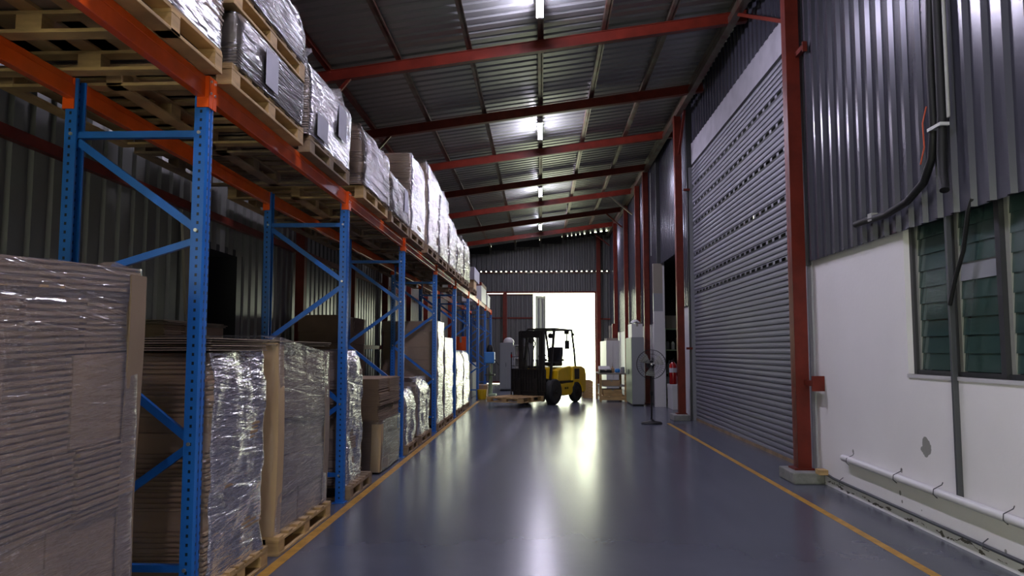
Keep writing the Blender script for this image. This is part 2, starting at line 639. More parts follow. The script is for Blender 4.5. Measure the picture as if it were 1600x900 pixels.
mbL = MB()
for a in ((YB, -5.5, 0, None), (-5.5, -1.5, 3.7, None), (-1.5, 8.75, 0, None), (9.8, YE + 0.2, 0, None), (8.75, 9.8, 2.72, None)):  # unseen opening behind the camera, added to light the white wall
    q = lwall(*a)
    mbL.add(q.v, q.f)
solid(struct(mbL, 'wall_left', M_cladL, 'dark corrugated metal wall behind the racking', fix=False))
dr = MB().box((XL - 0.42, 8.6, 0), (XL - 0.40, 9.95, 2.8)).box((XL - 0.42, 8.55, 0), (XL, 8.75, 2.74)).box((XL - 0.42, 9.8, 0), (XL, 9.98, 2.74)).box((XL - 0.42, 8.6, 2.72), (XL, 9.95, 2.8))  # black backing and reveals stand in for the dark beyond
struct(dr, 'door_2', M_dark, 'dark doorway in the corrugated left wall')

# near end wall behind the camera
q = corrugated(-4.3, -2.6, 0.25, 0.03, lambda u, d: (u, YB - d, 0), lambda u, d: (u, YB - d, roof_z(u) + 0.02))
for u0_, u1_, z_ in ((0.6, 6.9, 0), (-2.6, 0.6, 3.3)):  # unseen opening added in the near end so daylight comes from behind
    q2 = corrugated(u0_, u1_, 0.25, 0.03, lambda u, d: (u, YB - d, z_), lambda u, d: (u, YB - d, roof_z(u) + 0.02))
    q.add(q2.v, q2.f)
solid(struct(q, 'wall_back', M_clad, 'corrugated end wall', fix=False))

# far end wall (real gaps: a strip of notches at z 5.1 and at the eaves)
def ewall(x0, x1, z0, z1f, y=YE, name='wall_front'):
    return corrugated(x0, x1, 0.23, 0.03, lambda u, d: (u, y + d, z0), lambda u, d: (u, y + d, z1f(u)))


mbE = MB()
for a in ((-4.3, -2.45, 0, lambda u: 5.07), (2.48, 6.9, 0, lambda u: 5.07), (-2.45, 2.48, 4.15, lambda u: 5.07), (-4.3, 6.9, 5.14, lambda u: roof_z(u) - 0.06)):
    q = ewall(*a)
    mbE.add(q.v, q.f)
solid(struct(mbE, 'wall_front', M_end, 'corrugated far end wall above and beside the open doorway', fix=False))
nt_ = MB()
x = -4.3
k = 0
while x < 3.6:
    nt_.box((x, YE - 0.02, 5.05), (x + 0.16, YE + 0.05, 5.16))
    x += 0.23
nt_.box((3.2, YE - 0.02, 5.05), (6.9, YE + 0.05, 5.16))
struct(nt_, 'trim_2', M_dark, 'closure strip leaving a row of daylight gaps in the far wall')
ev = MB()
pur_x = [-3.45, -2.3, -1.15, 0.0, 1.03, 2.08, 3.1]
xs = []
for i, px in enumerate([-4.4] + pur_x):
    nx = pur_x[i] if i < len(pur_x) else 6.9
    a0 = px + (0.045 if i else 0)
    b0 = nx - 0.045
    if i < 5:
        ev.box((a0, YE - 0.03, roof_z((a0 + b0) / 2) - 0.30), (b0, YE + 0.03, roof_z((a0 + b0) / 2) + 0.12))
    elif i == 5 or i == 6:
        xx = a0
        while xx < b0 - 0.1:
            ev.box((xx, YE - 0.03, roof_z(xx) - 0.2), (xx + 0.15, YE + 0.03, roof_z(xx) + 0.1))
            xx += 0.26 if xx > 2.3 else 0.19
    else:
        ev.box((a0 + 0.2, YE - 0.03, roof_z(3.3) - 0.2), (b0, YE + 0.03, roof_z(6.9)))
struct(ev, 'trim_3', M_dark, 'eave closure between the end wall and the roof')

# far door leaves
dl = thing('door_1', 'grey corrugated sliding door leaf closing the left half of the far doorway', None, (0, YE + 0.12, 0), kind='structure')
q = corrugated(-2.5, -0.34, 0.23, 0.025, lambda u, d: (u, d, 0.03), lambda u, d: (u, d, 4.10))
solid(q.build('door_leaf', M_end, dl, fix=False))
MB().box((-2.5, -0.04, 2.96), (-0.34, 0.0, 3.02)).box((-2.5, -0.04, 0.05), (-0.34, 0.0, 0.12)).box((-2.5, -0.04, 4.04), (-0.34, 0.0, 4.1)).build('door_rail', M_red, dl)
dl2 = thing('door_3', 'narrow grey door leaf standing folded open in the far doorway', None, (-0.22, YE + 0.15, 0), radians(35), kind='structure')
q = corrugated(0, 0.50, 0.2, 0.03, lambda u, d: (u, d, 0.03), lambda u, d: (u, d, 4.0))
solid(q.build('door_leaf', M_greyp, dl2, fix=False), 0.02)
MB().box((-0.01, -0.03, 0.03), (0.03, 0.05, 4.02)).box((0.47, -0.03, 0.03), (0.52, 0.05, 4.02)).box((0, -0.03, 2.4), (0.5, 0, 2.46)).box((0, -0.03, 3.9), (0.5, 0, 4.0)).build('door_frame', M_greyp, dl2)
dj = MB().box((2.46, YE - 0.06, 0), (2.54, YE + 0.06, 4.2)).box((-2.5, YE - 0.05, 4.12), (2.54, YE + 0.06, 4.2))
struct(dj, 'trim_4', M_red, 'red steel frame of the far doorway')
struct(MB().box((-2.5, YE + 0.02, 0.0), (2.5, YE + 0.1, 0.006)), 'trim_5', M_frame, 'door track in the floor of the far doorway')

# ---- right wall: masonry with window row
WX = XR
win_y0, win_y1, win_z0, win_z1 = 3.55, 6.85, 1.30, 2.62
wr = MB()
wr.box((WX, YB, 0), (WX + 0.2, win_y0, 2.7))
wr.box((WX, win_y0, 0), (WX + 0.2, win_y1, win_z0))
wr.box((WX, win_y0, win_z1), (WX + 0.2, win_y1, 2.7))
wr.box((WX, win_y1, 0), (WX + 0.2, 9.12, 2.7))
struct(wr, 'wall_right', M_plaster, 'white plastered lower wall with chipped paint beside the shutter')
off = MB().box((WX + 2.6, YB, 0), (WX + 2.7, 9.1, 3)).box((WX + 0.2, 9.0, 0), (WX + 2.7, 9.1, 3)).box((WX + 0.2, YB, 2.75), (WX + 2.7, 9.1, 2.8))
struct(off, 'wall_office', M_dark, 'room behind the louvred windows, coloured black to look unlit')  # darkness of the room is put into its black walls
up_ = corrugated(YB, 9.13, 0.235, 0.035, lambda u, d: (WX - 0.045 - d, u, 2.54), lambda u, d: (WX - 0.045 - d, u, roof_z(WX) + 0.02), rib=0.30, sl=0.10)
solid(struct(up_, 'wall_right_cladding', M_clad, 'shiny corrugated metal cladding above the louvred windows', fix=False))
struct(MB().box((WX - 0.02, 9.12, 0), (WX + 0.2, 9.42, 7.0)), 'trim_6', M_lint, 'pale plaster corner strip beside the near red column')
struct(MB().box((WX - 0.055, 9.10, 2.5), (WX - 0.02, 9.19, 7.0)), 'trim_7', M_frame, 'dark edge flashing of the corrugated cladding')

# window
wi = thing('window_1', 'row of green glass louvre windows in the white wall', None, (WX, 0, 0), kind='structure')
fr = MB().box((0.06, win_y0, win_z0), (0.13, win_y1, win_z0 + 0.035)).box((0.06, win_y0, win_z1 - 0.035), (0.13, win_y1, win_z1)).box((0.05, win_y1 - 0.05, win_z0), (0.13, win_y1, win_z1)).box((0.05, win_y0, win_z0), (0.13, win_y0 + 0.04, win_z1))
fr.build('window_frame', M_frame, wi)
nb = 5
bw = (win_y1 - win_y0) / nb
for i in range(1, nb):
    y = win_y1 - i * bw
    MB().box((0.04, y - 0.03, win_z0), (0.13, y + 0.03, win_z1)).build('mullion', M_frame, wi)
blade = None
for i in range(nb):
    y1 = win_y1 - i * bw - 0.035
    y0 = y1 - bw + 0.07
    MB().box((0.075, y1 - 0.045, win_z0 + 0.035), (0.105, y1, win_z1 - 0.03)).build('louvre_carrier', M_alu, wi)
    MB().box((0.075, y0, win_z0 + 0.035), (0.105, y0 + 0.012, win_z1 - 0.03)).build('louvre_carrier', M_alu, wi)
    for k in range(9):
        z = win_z0 + 0.045 + k * 0.14
        pale = (i == 1 and k == 5)
        b_ = MB().cbox((0.092, (y0 + y1 - 0.035) / 2, z + 0.075), (0.005, y1 - y0 - 0.04, 0.158), Matrix.Rotation(radians(4.5), 3, 'Y'))
        b_.build('louvre_blade', M_greyp if pale else M_glass, wi)
struct(MB().box((WX - 0.012, win_y0, win_z0 - 0.03), (WX + 0.06, win_y1, win_z0)), 'trim_8', M_plaster2, 'window sill under the louvres')

# ---- roller shutter bay
SY0, SY1, SX = 9.55, 16.95, 3.38
sh = thing('door_4', 'big closed grey steel roller shutter with rows of small vent slots', None, (SX, 0, 0), kind='structure')
rows = [5.1, 4.7, 4.3, 3.57, 3.13, 2.78]
cur = MB()
pz = 0.084
nsl = 66
prof = []
for i in range(nsl):
    z0 = 0.03 + i * pz
    if any(abs(z0 + pz / 2 - r) <= pz / 2 for r in rows):
        n = 24
        sy = SY0
        stp = (SY1 - SY0) / n
        cur.add([(0, SY0, z0), (0, SY1, z0), (-0.018, SY1, z0 + 0.02), (-0.018, SY0, z0 + 0.02)], [(0, 1, 2, 3)])
        cur.add([(-0.018, SY0, z0 + 0.066), (-0.018, SY1, z0 + 0.066), (0, SY1, z0 + pz), (0, SY0, z0 + pz)], [(0, 1, 2, 3)])
        for j in range(n):
            a = sy + j * stp
            cur.add([(-0.018, a, z0 + 0.02), (-0.018, a + 0.10, z0 + 0.02), (-0.018, a + 0.10, z0 + 0.066), (-0.018, a, z0 + 0.066)], [(0, 1, 2, 3)])
        continue
    pp = [(0.004, 0), (-0.018, 0.008), (-0.024, 0.035), (-0.020, 0.064), (0.004, 0.074), (0.004, 0.084)]
    vs = []
    for (d, h) in pp:
        vs += [(d, SY0, z0 + h), (d, SY1, z0 + h)]
    cur.add(vs, [(2 * k, 2 * k + 1, 2 * k + 3, 2 * k + 2) for k in range(len(pp) - 1)])
cur.build('shutter_curtain', M_shut, sh, fix=False)
bk = MB()
rnd = random.Random(5)
for r in rows:
    y = SY0
    while y < SY1:
        y2 = y + rnd.uniform(0.5, 1.5)
        bk.box((0.015, y, r - 0.09), (0.022, min(y2, SY1), r + 0.09))
        y = y2 + (0.035 if rnd.random() < 0.6 and r < 3.8 else 0.0)
bk.build('slot_shade_strip', M_dark, sh)  # black strips added behind the slots as their darkness; gaps show daylight
MB().box((-0.09, SY1 - 0.06, 0), (0.03, SY1 + 0.02, 5.55)).box((-0.09, SY0 - 0.02, 0), (0.03, SY0 + 0.06, 5.55)).build('guide_channel', M_greyp, sh)
MB().box((-0.03, SY0, 0.0), (0.02, SY1, 0.05)).build('bottom_rail', M_wood2, sh)
MB().box((0.07, SY0, 0), (0.08, SY1, 2.66)).box((0.07, SY0, 5.22), (0.08, SY1, 5.7)).build('shutter_backing', M_shut, sh)
struct(MB().box((SX - 0.02, 9.40, 5.62), (SX + 0.25, 17.1, 6.1)), 'trim_9', M_lint, 'pale painted lintel above the roller shutter')
uc = corrugated(9.3, 17.3, 0.235, 0.03, lambda u, d: (SX - d, u, 6.08), lambda u, d: (SX - d, u, roof_z(SX) + 0.02), rib=0.3, sl=0.1)
solid(struct(uc, 'wall_shutter_cladding', M_clad, 'corrugated cladding above the shutter lintel', fix=False))
struct(MB().box((SX, 9.2, 0), (SX + 0.25, SY0, 7.05)), 'trim_10', M_greyp, 'steel jamb at the near side of the shutter')

# ---- right wall beyond the shutter
wc = MB()
wc.box((3.3, 16.98, 0), (3.5, 18.5, 2.55))
wc.box((3.05, 20.85, 0), (3.3, 21.0, 2.56))
wc.box((3.2, 21.0, 0), (3.35, YE, 2.3))
wc.box((3.3, 20.86, 0), (3.35, 21.05, 7))
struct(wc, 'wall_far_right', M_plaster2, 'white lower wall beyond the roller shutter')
mbc = MB()
q = corrugated(16.98, 18.5, 0.235, 0.03, lambda u, d: (3.28 - d, u, 2.5), lambda u, d: (3.28 - d, u, roof_z(3.3) + 0.02), rib=0.3, sl=0.1)
mbc.add(q.v, q.f)
q = corrugated(18.5, 20.9, 0.235, 0.03, lambda u, d: (3.28 - d, u, 3.85), lambda u, d: (3.28 - d, u, roof_z(3.3) + 0.02), rib=0.3, sl=0.1)
mbc.add(q.v, q.f)
q = corrugated(20.9, YE, 0.235, 0.03, lambda u, d: (3.19 - d, u, 2.26), lambda u, d: (3.19 - d, u, roof_z(3.2) + 0.02), rib=0.3, sl=0.1)
mbc.add(q.v, q.f)
solid(struct(mbc, 'wall_far_right_cladding', M_clad, 'corrugated cladding beyond the roller shutter', fix=False))
struct(MB().box((3.05, 20.86, 2.56), (3.3, 20.98, 3.05)), 'trim_11', M_greyp, 'grey panel above the white door pier')
struct(MB().box((3.05, 20.86, 3.05), (3.3, 20.98, 3.86)), 'trim_12', M_beige, 'beige board at the top of the white door pier')
struct(MB().box((3.25, 16.955, 0), (3.62, 17.0, 7.08)), 'trim_leak_block_1', M_frame, 'added dark strip blocking a light leak at the far side of the shutter')  # added to stop light leaking past the end of the shutter
struct(MB().box((3.16, 20.88, 3.87), (3.34, 20.93, 7.06)), 'trim_leak_block_2', M_frame, 'added dark strip blocking a light leak where the far cladding steps out')  # light blocker added to fill the gap between the two claddings
sr = MB().box((6.4, 17.2, 0), (6.5, 26, 4)).box((3.5, 17.2, 0), (6.5, 17.3, 4)).box((3.35, 26, 0), (6.5, 26.1, 4)).box((3.3, 17.2, 3.9), (6.5, 26.1, 4.0)).box((3.3, 18.42, 0), (3.52, 18.5, 3.85))
struct(sr, 'wall_store', M_dark, 'store room behind the right-hand opening, coloured black to look unlit')  # black walls stand in for the missing light inside

# ---- frame steel
def steel(name, mb, m_, label, group):
    o = mb.build(name, m_)
    return tag(o, label, 'beam', group, 'structure')


raft = [-4.7, -1.35, 2.0, 5.35, 8.7] + [12.1 + 3.35 * i for i in range(7)]
for i, y in enumerate(raft):
    y = min(y, YE - 0.1)
    mb = MB()
    p, q_ = (-4.0, y, roof_z(-4.0) - 0.205), (3.32, y, roof_z(3.32) - 0.205)
    mb.bar(p, q_, 0.075, 0.17)
    mb.bar((p[0], y - 0.0, p[2] - 0.085), (q_[0], y, q_[2] - 0.085), 0.12, 0.012)
    mb.bar((p[0], y - 0.0, p[2] + 0.085), (q_[0], y, q_[2] + 0.085), 0.12, 0.012)
    steel('roof_rafter', mb, M_red, 'red painted steel rafter crossing under the corrugated roof', 'roof rafters')
for i, px in enumerate(pur_x):
    mb = MB()
    zc = roof_z(px) - 0.062
    mb.box((px - 0.035, YB, zc - 0.05), (px + 0.035, YE - 0.03, zc + 0.055))
    mb.box((px + 0.02, YB, zc - 0.05), (px + 0.06, YE - 0.03, zc - 0.045))
    steel('roof_purlin', mb, M_purlin if i > 0 else M_red, 'thin purlin running down the length of the roof', 'roof purlins')
mb = MB().box((3.02, YB, roof_z(3.1) - 0.32), (3.14, YE, roof_z(3.1) - 0.20))
steel('eave_beam', mb, M_purlin, 'long eave beam along the top of the right wall', None)

cols = [(9.2, 2.965, 3.12), (17.0, 2.99, 3.14), (22.4, 3.0, 3.15), (24.3, 3.0, 3.14), (27.6, 3.0, 3.14), (31.5, 3.0, 3.14)]
lab = ['nearest red steel column in front of the roller shutter edge', 'second red steel column at the far side of the roller shutter', 'red steel column just beyond the white door pier', 'red steel column behind the grey cabinet', 'red steel column near the white cabinet', 'farthest red steel column beside the open doorway']
for (y, a, b_), lb in zip(cols, lab):
    mb = MB()
    z0 = 0.13 if y < 18 else 0
    zt = roof_z(3.1) - 0.3
    mb.box((a, y - 0.008, z0), (b_, y + 0.008, zt))
    mb.box((a, y - 0.08, z0), (a + 0.012, y + 0.08, zt)).box((b_ - 0.012, y - 0.08, z0), (b_, y + 0.08, zt))
    mb.box((a, y - 0.085, z0), (b_, y - 0.07, zt))
    mb.box((a - 0.05, y - 0.12, z0), (b_ + 0.02, y + 0.12, z0 + 0.02))
    o = mb.build('steel_column', M_red)
    tag(o, lb, 'column', 'red columns on the right', 'structure')
for y, lb in ((9.2, 'concrete footing under the nearest red column'), (17.0, 'concrete footing under the second red column')):
    o = MB().box((2.84, y - 0.3, 0), (3.19, y + 0.25, 0.13)).build('column_footing', M_conc, bevel=0.015)
    tag(o, lb, 'footing', 'column footings', 'structure')
for y in (12.1, 15.45, 18.8, 22.15, 25.5, 28.85, 32.2):
    mb = MB().box((-3.9, y - 0.07, 0), (-3.76, y + 0.07, roof_z(-3.8) - 0.25))
    o = mb.build('steel_column', M_red)
    tag(o, 'dark red column against the left corrugated wall', 'column', 'red columns on the left wall', 'structure')
for z, lb in ((3.10, 'upper red girt along the left corrugated wall'), (1.58, 'lower red girt along the left corrugated wall'), (4.7, 'top red girt along the left corrugated wall')):
    mb = MB()
    if z < 2:
        mb.box((XL + 0.005, -1.5, z - 0.045), (XL + 0.07, 8.7, z + 0.045)).box((XL + 0.005, 9.85, z - 0.045), (XL + 0.07, YE, z + 0.045))
    else:
        mb.box((XL + 0.005, -1.5 if z < 4 else YB, z - 0.045), (XL + 0.07, YE, z + 0.045))
    steel('wall_girt', mb, M_red, lb, 'left wall girts')
mb = MB().box((-4.0, YE - 0.07, 5.02), (3.2, YE - 0.03, 5.09))
steel('wall_girt', mb, M_purlin, 'girt crossing the far wall below the daylight gaps', None)
mb = MB().box((2.55, YE - 0.07, 2.9), (3.2, YE - 0.01, 2.97))
steel('wall_girt', mb, M_red, 'short girt at the right of the far doorway', None)
for x_, lb in ((-1.62, 'red post in front of the closed door leaf'), (2.62, 'red post at the right of the far doorway')):
    o = MB().box((x_ - 0.09, YE - 0.25, 0), (x_ + 0.09, YE - 0.10, 4.15 if x_ < 0 else roof_z(x_) - 0.3)).build('steel_column', M_red)
    tag(o, lb, 'column', 'far wall posts', 'structure')
# knee braces
br = [((3.08, 9.32, 5.55), (3.1, 11.9, 6.82), 'long diagonal brace on the nearest red column'),
      ((3.09, 17.0, 5.8), (3.08, 16.15, 6.62), 'short diagonal brace on the second red column'),
      ((3.07, 25.5, 6.04), (2.24, 25.5, 6.72), 'knee brace under the fifth visible rafter'),
      ((3.07, 28.85, 6.15), (2.4, 28.85, 6.75), 'knee brace under the sixth visible rafter'),
      ((3.07, 34.0, 6.15), (2.4, 34.0, 6.7), 'knee brace at the far end wall'),
      ((-3.76, 12.1, 5.15), (-3.05, 12.1, 5.98), 'left knee brace under the nearest visible rafter'),
      ((-3.76, 15.45, 5.15), (-3.05, 15.45, 5.98), 'left knee brace under the second visible rafter')]
for i, (a, b_, lb) in enumerate(br):
    mb = MB().bar(a, b_, 0.05, 0.05)
    steel('knee_brace', mb, M_purlin if i in (2, 6) else M_red, lb, 'knee braces')
# brackets from near column to wall
for z, lb in ((1.13, 'lower red bracket tying the nearest column to the wall'), (5.05, 'upper red bracket tying the nearest column to the wall')):
    mb = MB().box((3.06, 8.86, z - 0.03), (3.11, 9.12, z + 0.03)).box((3.06, 8.84, z - 0.085), (3.196, 8.87, z + 0.085))
    if z > 2:
        mb = MB().box((3.07, 8.86, z - 0.03), (3.12, 9.13, z + 0.03)).box((3.07, 8.84, z - 0.06), (3.12, 8.87, z + 0.06))
    o = mb.build('wall_bracket', M_red)
    tag(o, lb, 'bracket', 'column brackets', 'structure')
for z, lb in ((1.55, 'red bracket low on the second column'), (5.05, 'red bracket high on the second column')):
    o = MB().box((3.17, 16.88, z - 0.025), (3.3, 16.94, z + 0.025)).build('wall_bracket', M_red)
    tag(o, lb, 'bracket', 'column brackets', 'structure')

# floor lines
struct(MB().box((-1.905, YB + 1, 0.0), (-1.825, 23, 0.002)), 'trim_13', M_yline, 'yellow line painted along the left racking')
struct(MB().box((2.60, YB + 1, 0.0), (2.67, 16.2, 0.002)), 'trim_14', M_yline, 'yellow line painted along the right wall')

# ------------------------------------------------------------------ lamps
def tube_lamp(y, label):
    t = thing('tube_lamp', label, 'lamp', (0.0, y, roof_z(0) - 0.12), group='fluorescent tube lamps under the roof')
    MB().box((-0.05, -0.72, -0.045), (0.05, 0.72, 0.0)).build('lamp_housing', M_white, t)
    tb = MB()
    for dx in (-0.028, 0.028):
        tb.tube([(dx, -0.62, -0.075), (dx, 0.62, -0.075)], 0.019, 10)
    tb.build('lamp_tube', M_tube, t, smooth=True)
    MB().box((-0.055, -0.68, -0.1), (0.055, -0.63, -0.04)).build('lamp_cap', M_white, t)
    MB().box((-0.055, 0.63, -0.1), (0.055, 0.68, -0.04)).build('lamp_cap', M_white, t)
    return t


tube_lamp(10.35, 'nearest tube lamp, cut by the top of the picture')
tube_lamp(16.9, 'second tube lamp down the roof')
tube_lamp(23.6, 'third tube lamp down the roof')
tube_lamp(30.3, 'farthest and smallest tube lamp in the roof')
tube_lamp(3.65, 'tube lamp above the camera')
tube_lamp(-3.05, 'tube lamp behind the camera')

# ------------------------------------------------------------------ pallet racking
RY = [1.10, 4.40, 7.70, 10.95, 14.4, 17.7, 21.0, 24.3, 27.5, 30.6]
RXF, RXR, BEAMZ, BEAMH = -2.0, -2.78, 3.12, 0.13
rack = thing('pallet_rack', 'long pallet rack with blue uprights and orange beams along the left side', 'rack', (0, 0, 0))


def upright_mesh():
    w_, d_, t = 0.045, 0.035, 0.004
    # open hat section: outline
    pts = [(-0.035, -0.045), (0.035, -0.045), (0.045, -0.03), (0.045, -0.012), (0.038, -0.006), (0.038, 0.006), (0.045, 0.012), (0.045, 0.03), (0.035, 0.045), (-0.035, 0.045), (-0.035, 0.03), (0.028, 0.03), (0.028, -0.03), (-0.035, -0.03)]
    mb = MB()
    mb.prism([(x, y) for x, y in pts], 0, BEAMZ - 0.004, 'z')
    return mb


BOLT = {}


def inst(name, axis, r, par, loc):
    if (name, axis) not in BOLT:
        BOLT[(name, axis)] = MB().lathe((0, 0, 0), [(r, -0.006), (r, 0.005)], axis, 8).build(name, M_bolt, par, loc=loc).data
        return
    o_ = bpy.data.objects.new(name, BOLT[(name, axis)])
    C.objects.link(o_)
    o_.parent = par
    o_.location = loc


um = None
for yi, y in enumerate(RY):
    for xx, sgn in ((RXF, 1), (RXR, -1)):
        if um is None:
            o = upright_mesh().build('rack_upright', M_blueh, rack)
            um = o.data
        else:
            o = bpy.data.objects.new('rack_upright', um)
            C.objects.link(o)
            o.parent = rack
        o.location = (xx, y, 0.0)
        o.rotation_euler = (0, 0, 0 if sgn > 0 else pi)
        MB().box((xx - 0.06, y - 0.07, 0), (xx + 0.06, y + 0.07, 0.008)).build('base_plate', M_blue, rack)
    xa, xb = RXR + 0.03, RXF - 0.03
    for z in (2.78, 0.27):
        MB().box((xa, y - 0.02, z - 0.02), (xb, y + 0.02, z + 0.02)).build('cross_brace', M_blue, rack)
    for (z1, z2) in ((2.74, 2.22), (1.62, 2.14), (1.56, 1.0), (0.42, 0.94)):
        p, q_ = (xa, y, z1), (xb, y, z2)
        mb = MB()
        if z1 == 1.62 and yi == 1:
            mid = ((xa + xb) / 2 - 0.1, y, 2.0)
            mb.bar(p, mid, 0.03, 0.04).bar(mid, q_, 0.03, 0.04)
        else:
            mb.bar(p, q_, 0.03, 0.045)
        mb.build('diagonal_brace', M_blue, rack)
    for z in (2.78, 2.2, 0.97, 0.27):
        inst('brace_bolt', 'y', 0.011, rack, (RXF - 0.005, y - 0.047, z))
    for z in (2.78, 1.6, 0.27):
        inst('brace_bolt', 'y', 0.011, rack, (RXR + 0.005, y - 0.047, z))
for i in range(len(RY) - 1):
    y0, y1 = RY[i] + 0.047, RY[i + 1] - 0.047
    for xx, s in ((RXF, 1), (RXR, -1)):
        mb = MB()
        xi, xo = xx - 0.022 * s, xx + 0.028 * s
        xa, xb = min(xi, xo), max(xi, xo)
        # stepped box beam
        mb.box((xa, y0, BEAMZ - BEAMH), (xb, y1, BEAMZ - 0.045))
        if s > 0:
            mb.box((xa + 0.014, y0, BEAMZ - 0.045), (xb, y1, BEAMZ))
        else:
            mb.box((xa, y0, BEAMZ - 0.045), (xb - 0.014, y1, BEAMZ))
        bm_ = mb.build('load_beam', M_orange, rack, bevel=0.004)
        for yy, dy in ((y0 - 0.047, 1), (y1 + 0.047, -1)):
            cn = MB()
            ya, yb = (yy + 0.003, yy + 0.052) if dy > 0 else (yy - 0.052, yy - 0.003)
            cx0, cx1 = (xx + 0.044, xx + 0.052) if s > 0 else (xx - 0.052, xx - 0.044)
            cn.box((cx0, ya, BEAMZ - 0.19), (cx1, yb, BEAMZ - 0.002))
            ye = (yb - 0.004, yb + 0.002) if dy > 0 else (ya - 0.002, ya + 0.004)
            cn.box((min(xx - 0.02 * s, cx1), ye[0], BEAMZ - 0.19), (max(xx - 0.02 * s, cx1), ye[1], BEAMZ - 0.002))
            cn.build('beam_connector', M_orange, bm_)
        for yy in (y0 - 0.02, y1 + 0.02):
            for z in (BEAMZ - 0.03, BEAMZ - 0.10):
                inst('connector_pin', 'x', 0.008, bm_, (xx + 0.052 * s, yy, z))

# ------------------------------------------------------------------ pallets
def make_pallet(label, m_, name='wooden_pallet', L=1.2, W=1.1, group='wooden pallets'):
    """origin at centre of the underside; L along local y (aisle side), W along local x"""
    t = thing(name, label, 'pallet', group=group)
    H = 0.14
    bd = MB()
    for x in (-W / 2 + 0.05, 0, W / 2 - 0.05):
        bd.box((x - 0.05, -L / 2, 0.0), (x + 0.05, L / 2, 0.02))
    for y in (-L / 2 + 0.05, L / 2 - 0.05):
        bd.box((-W / 2 + 0.1, y - 0.05, 0.0), (W / 2 - 0.1, y + 0.05, 0.02))
    bd.build('base_board', m_, t, bevel=0.003)
    blk = None
    for x in (-W / 2 + 0.05, 0, W / 2 - 0.05):
        for y in (-L / 2 + 0.07, 0, L / 2 - 0.07):
            if blk is None:
                o = MB().box((-0.048, -0.068, 0.0), (0.048, 0.068, 0.078)).build('pallet_block', m_, t, bevel=0.003)
                blk = o.data
            else:
                o = bpy.data.objects.new('pallet_block', blk)
                C.objects.link(o)
                o.parent = t
            o.location = (x, y, 0.02)
    st = MB()
    for x in (-W / 2 + 0.05, 0, W / 2 - 0.05):
        st.box((x - 0.05, -L / 2, 0.098), (x + 0.05, L / 2, 0.118))
    st.build('stringer_board', m_, t, bevel=0.003)
    dk = MB()
    n = 7
    for i in range(n):
        y = -L / 2 + 0.055 + i * (L - 0.11) / (n - 1)
        dk.box((-W / 2, y - 0.05, 0.118), (W / 2, y + 0.05, 0.138))
    dk.build('deck_board', m_, t, bevel=0.002)
    return t


PAL = {}


def pallet(loc, rz, label, key='pine', L=1.2, W=1.1, group='wooden pallets'):
    kk = (key, round(L, 2), round(W, 2))
    if kk not in PAL:
        p = make_pallet(label, M_wood if key == 'pine' else M_wood2, L=L, W=W, group=group)
        PAL[kk] = p
        p.location = loc
        p.rotation_euler = (0, 0, rz)
        return p
    return dup(PAL[kk], loc, rz, label, group)


# ------------------------------------------------------------------ wrapped loads
def stack_mesh(W, D, Hh, rnd, sheet=0.02, slope=0.0, lean=(0, 0), jit=0.01, cols=(2, 3), edge=0.7, bundle=(0.14, 0.3), gap=0.007, topfac=1.0):
    if topfac < 1:
        bundle = (0.07, 0.13)
    mb = MB()
    z = 0.0
    while z < Hh - 0.02:
        hb = min(rnd.uniform(*bundle), Hh - z)
        if Hh - z - hb < 0.05:
            hb = Hh - z
        nc = rnd.choice(cols)
        tt = max(0.0, (z + hb - Hh + 0.25) / 0.25)
        sk = (1 - topfac) * 0.35 * tt * tt
        cuts = [-D / 2 + sk] + sorted(-D / 2 + D * (k / nc + rnd.uniform(-0.07, 0.07)) for k in range(1, nc)) + [D / 2 - sk]
        ox = lean[0] * z + rnd.uniform(-jit, jit)
        oy = lean[1] * z + rnd.uniform(-jit, jit)
        sl = slope * (z / Hh)
        for c in range(nc):
            y0, y1 = cuts[c] + oy, cuts[c + 1] + oy
            xo = ox + rnd.uniform(-jit, jit)
            if rnd.random() < edge:
                zz = z
                ed = rnd.uniform(0, 0.35)
                while zz < z + hb - 0.003:
                    j = rnd.uniform(-0.004, 0.004)
                    t = min(sheet * rnd.uniform(0.85, 1.1), z + hb - zz)
                    mb.box((-W / 2 + sk + xo, y0 + 0.003 + j, zz), (W / 2 - sk + xo + j, y1 - 0.003 + j, zz + max(0.004, t - gap)), sl)
                    mb.box((-W / 2 + sk + xo + 0.02, y0 + 0.02, zz), (W / 2 - sk + xo - 0.02, y1 - 0.02, zz + t), sl)
                    zz += t
            else:
                mb.box((-W / 2 + sk + xo, y0 + 0.003, z), (W / 2 - sk + xo - 0.004, y1 - 0.003, z + hb - 0.004), sl)
        z += hb
    return mb


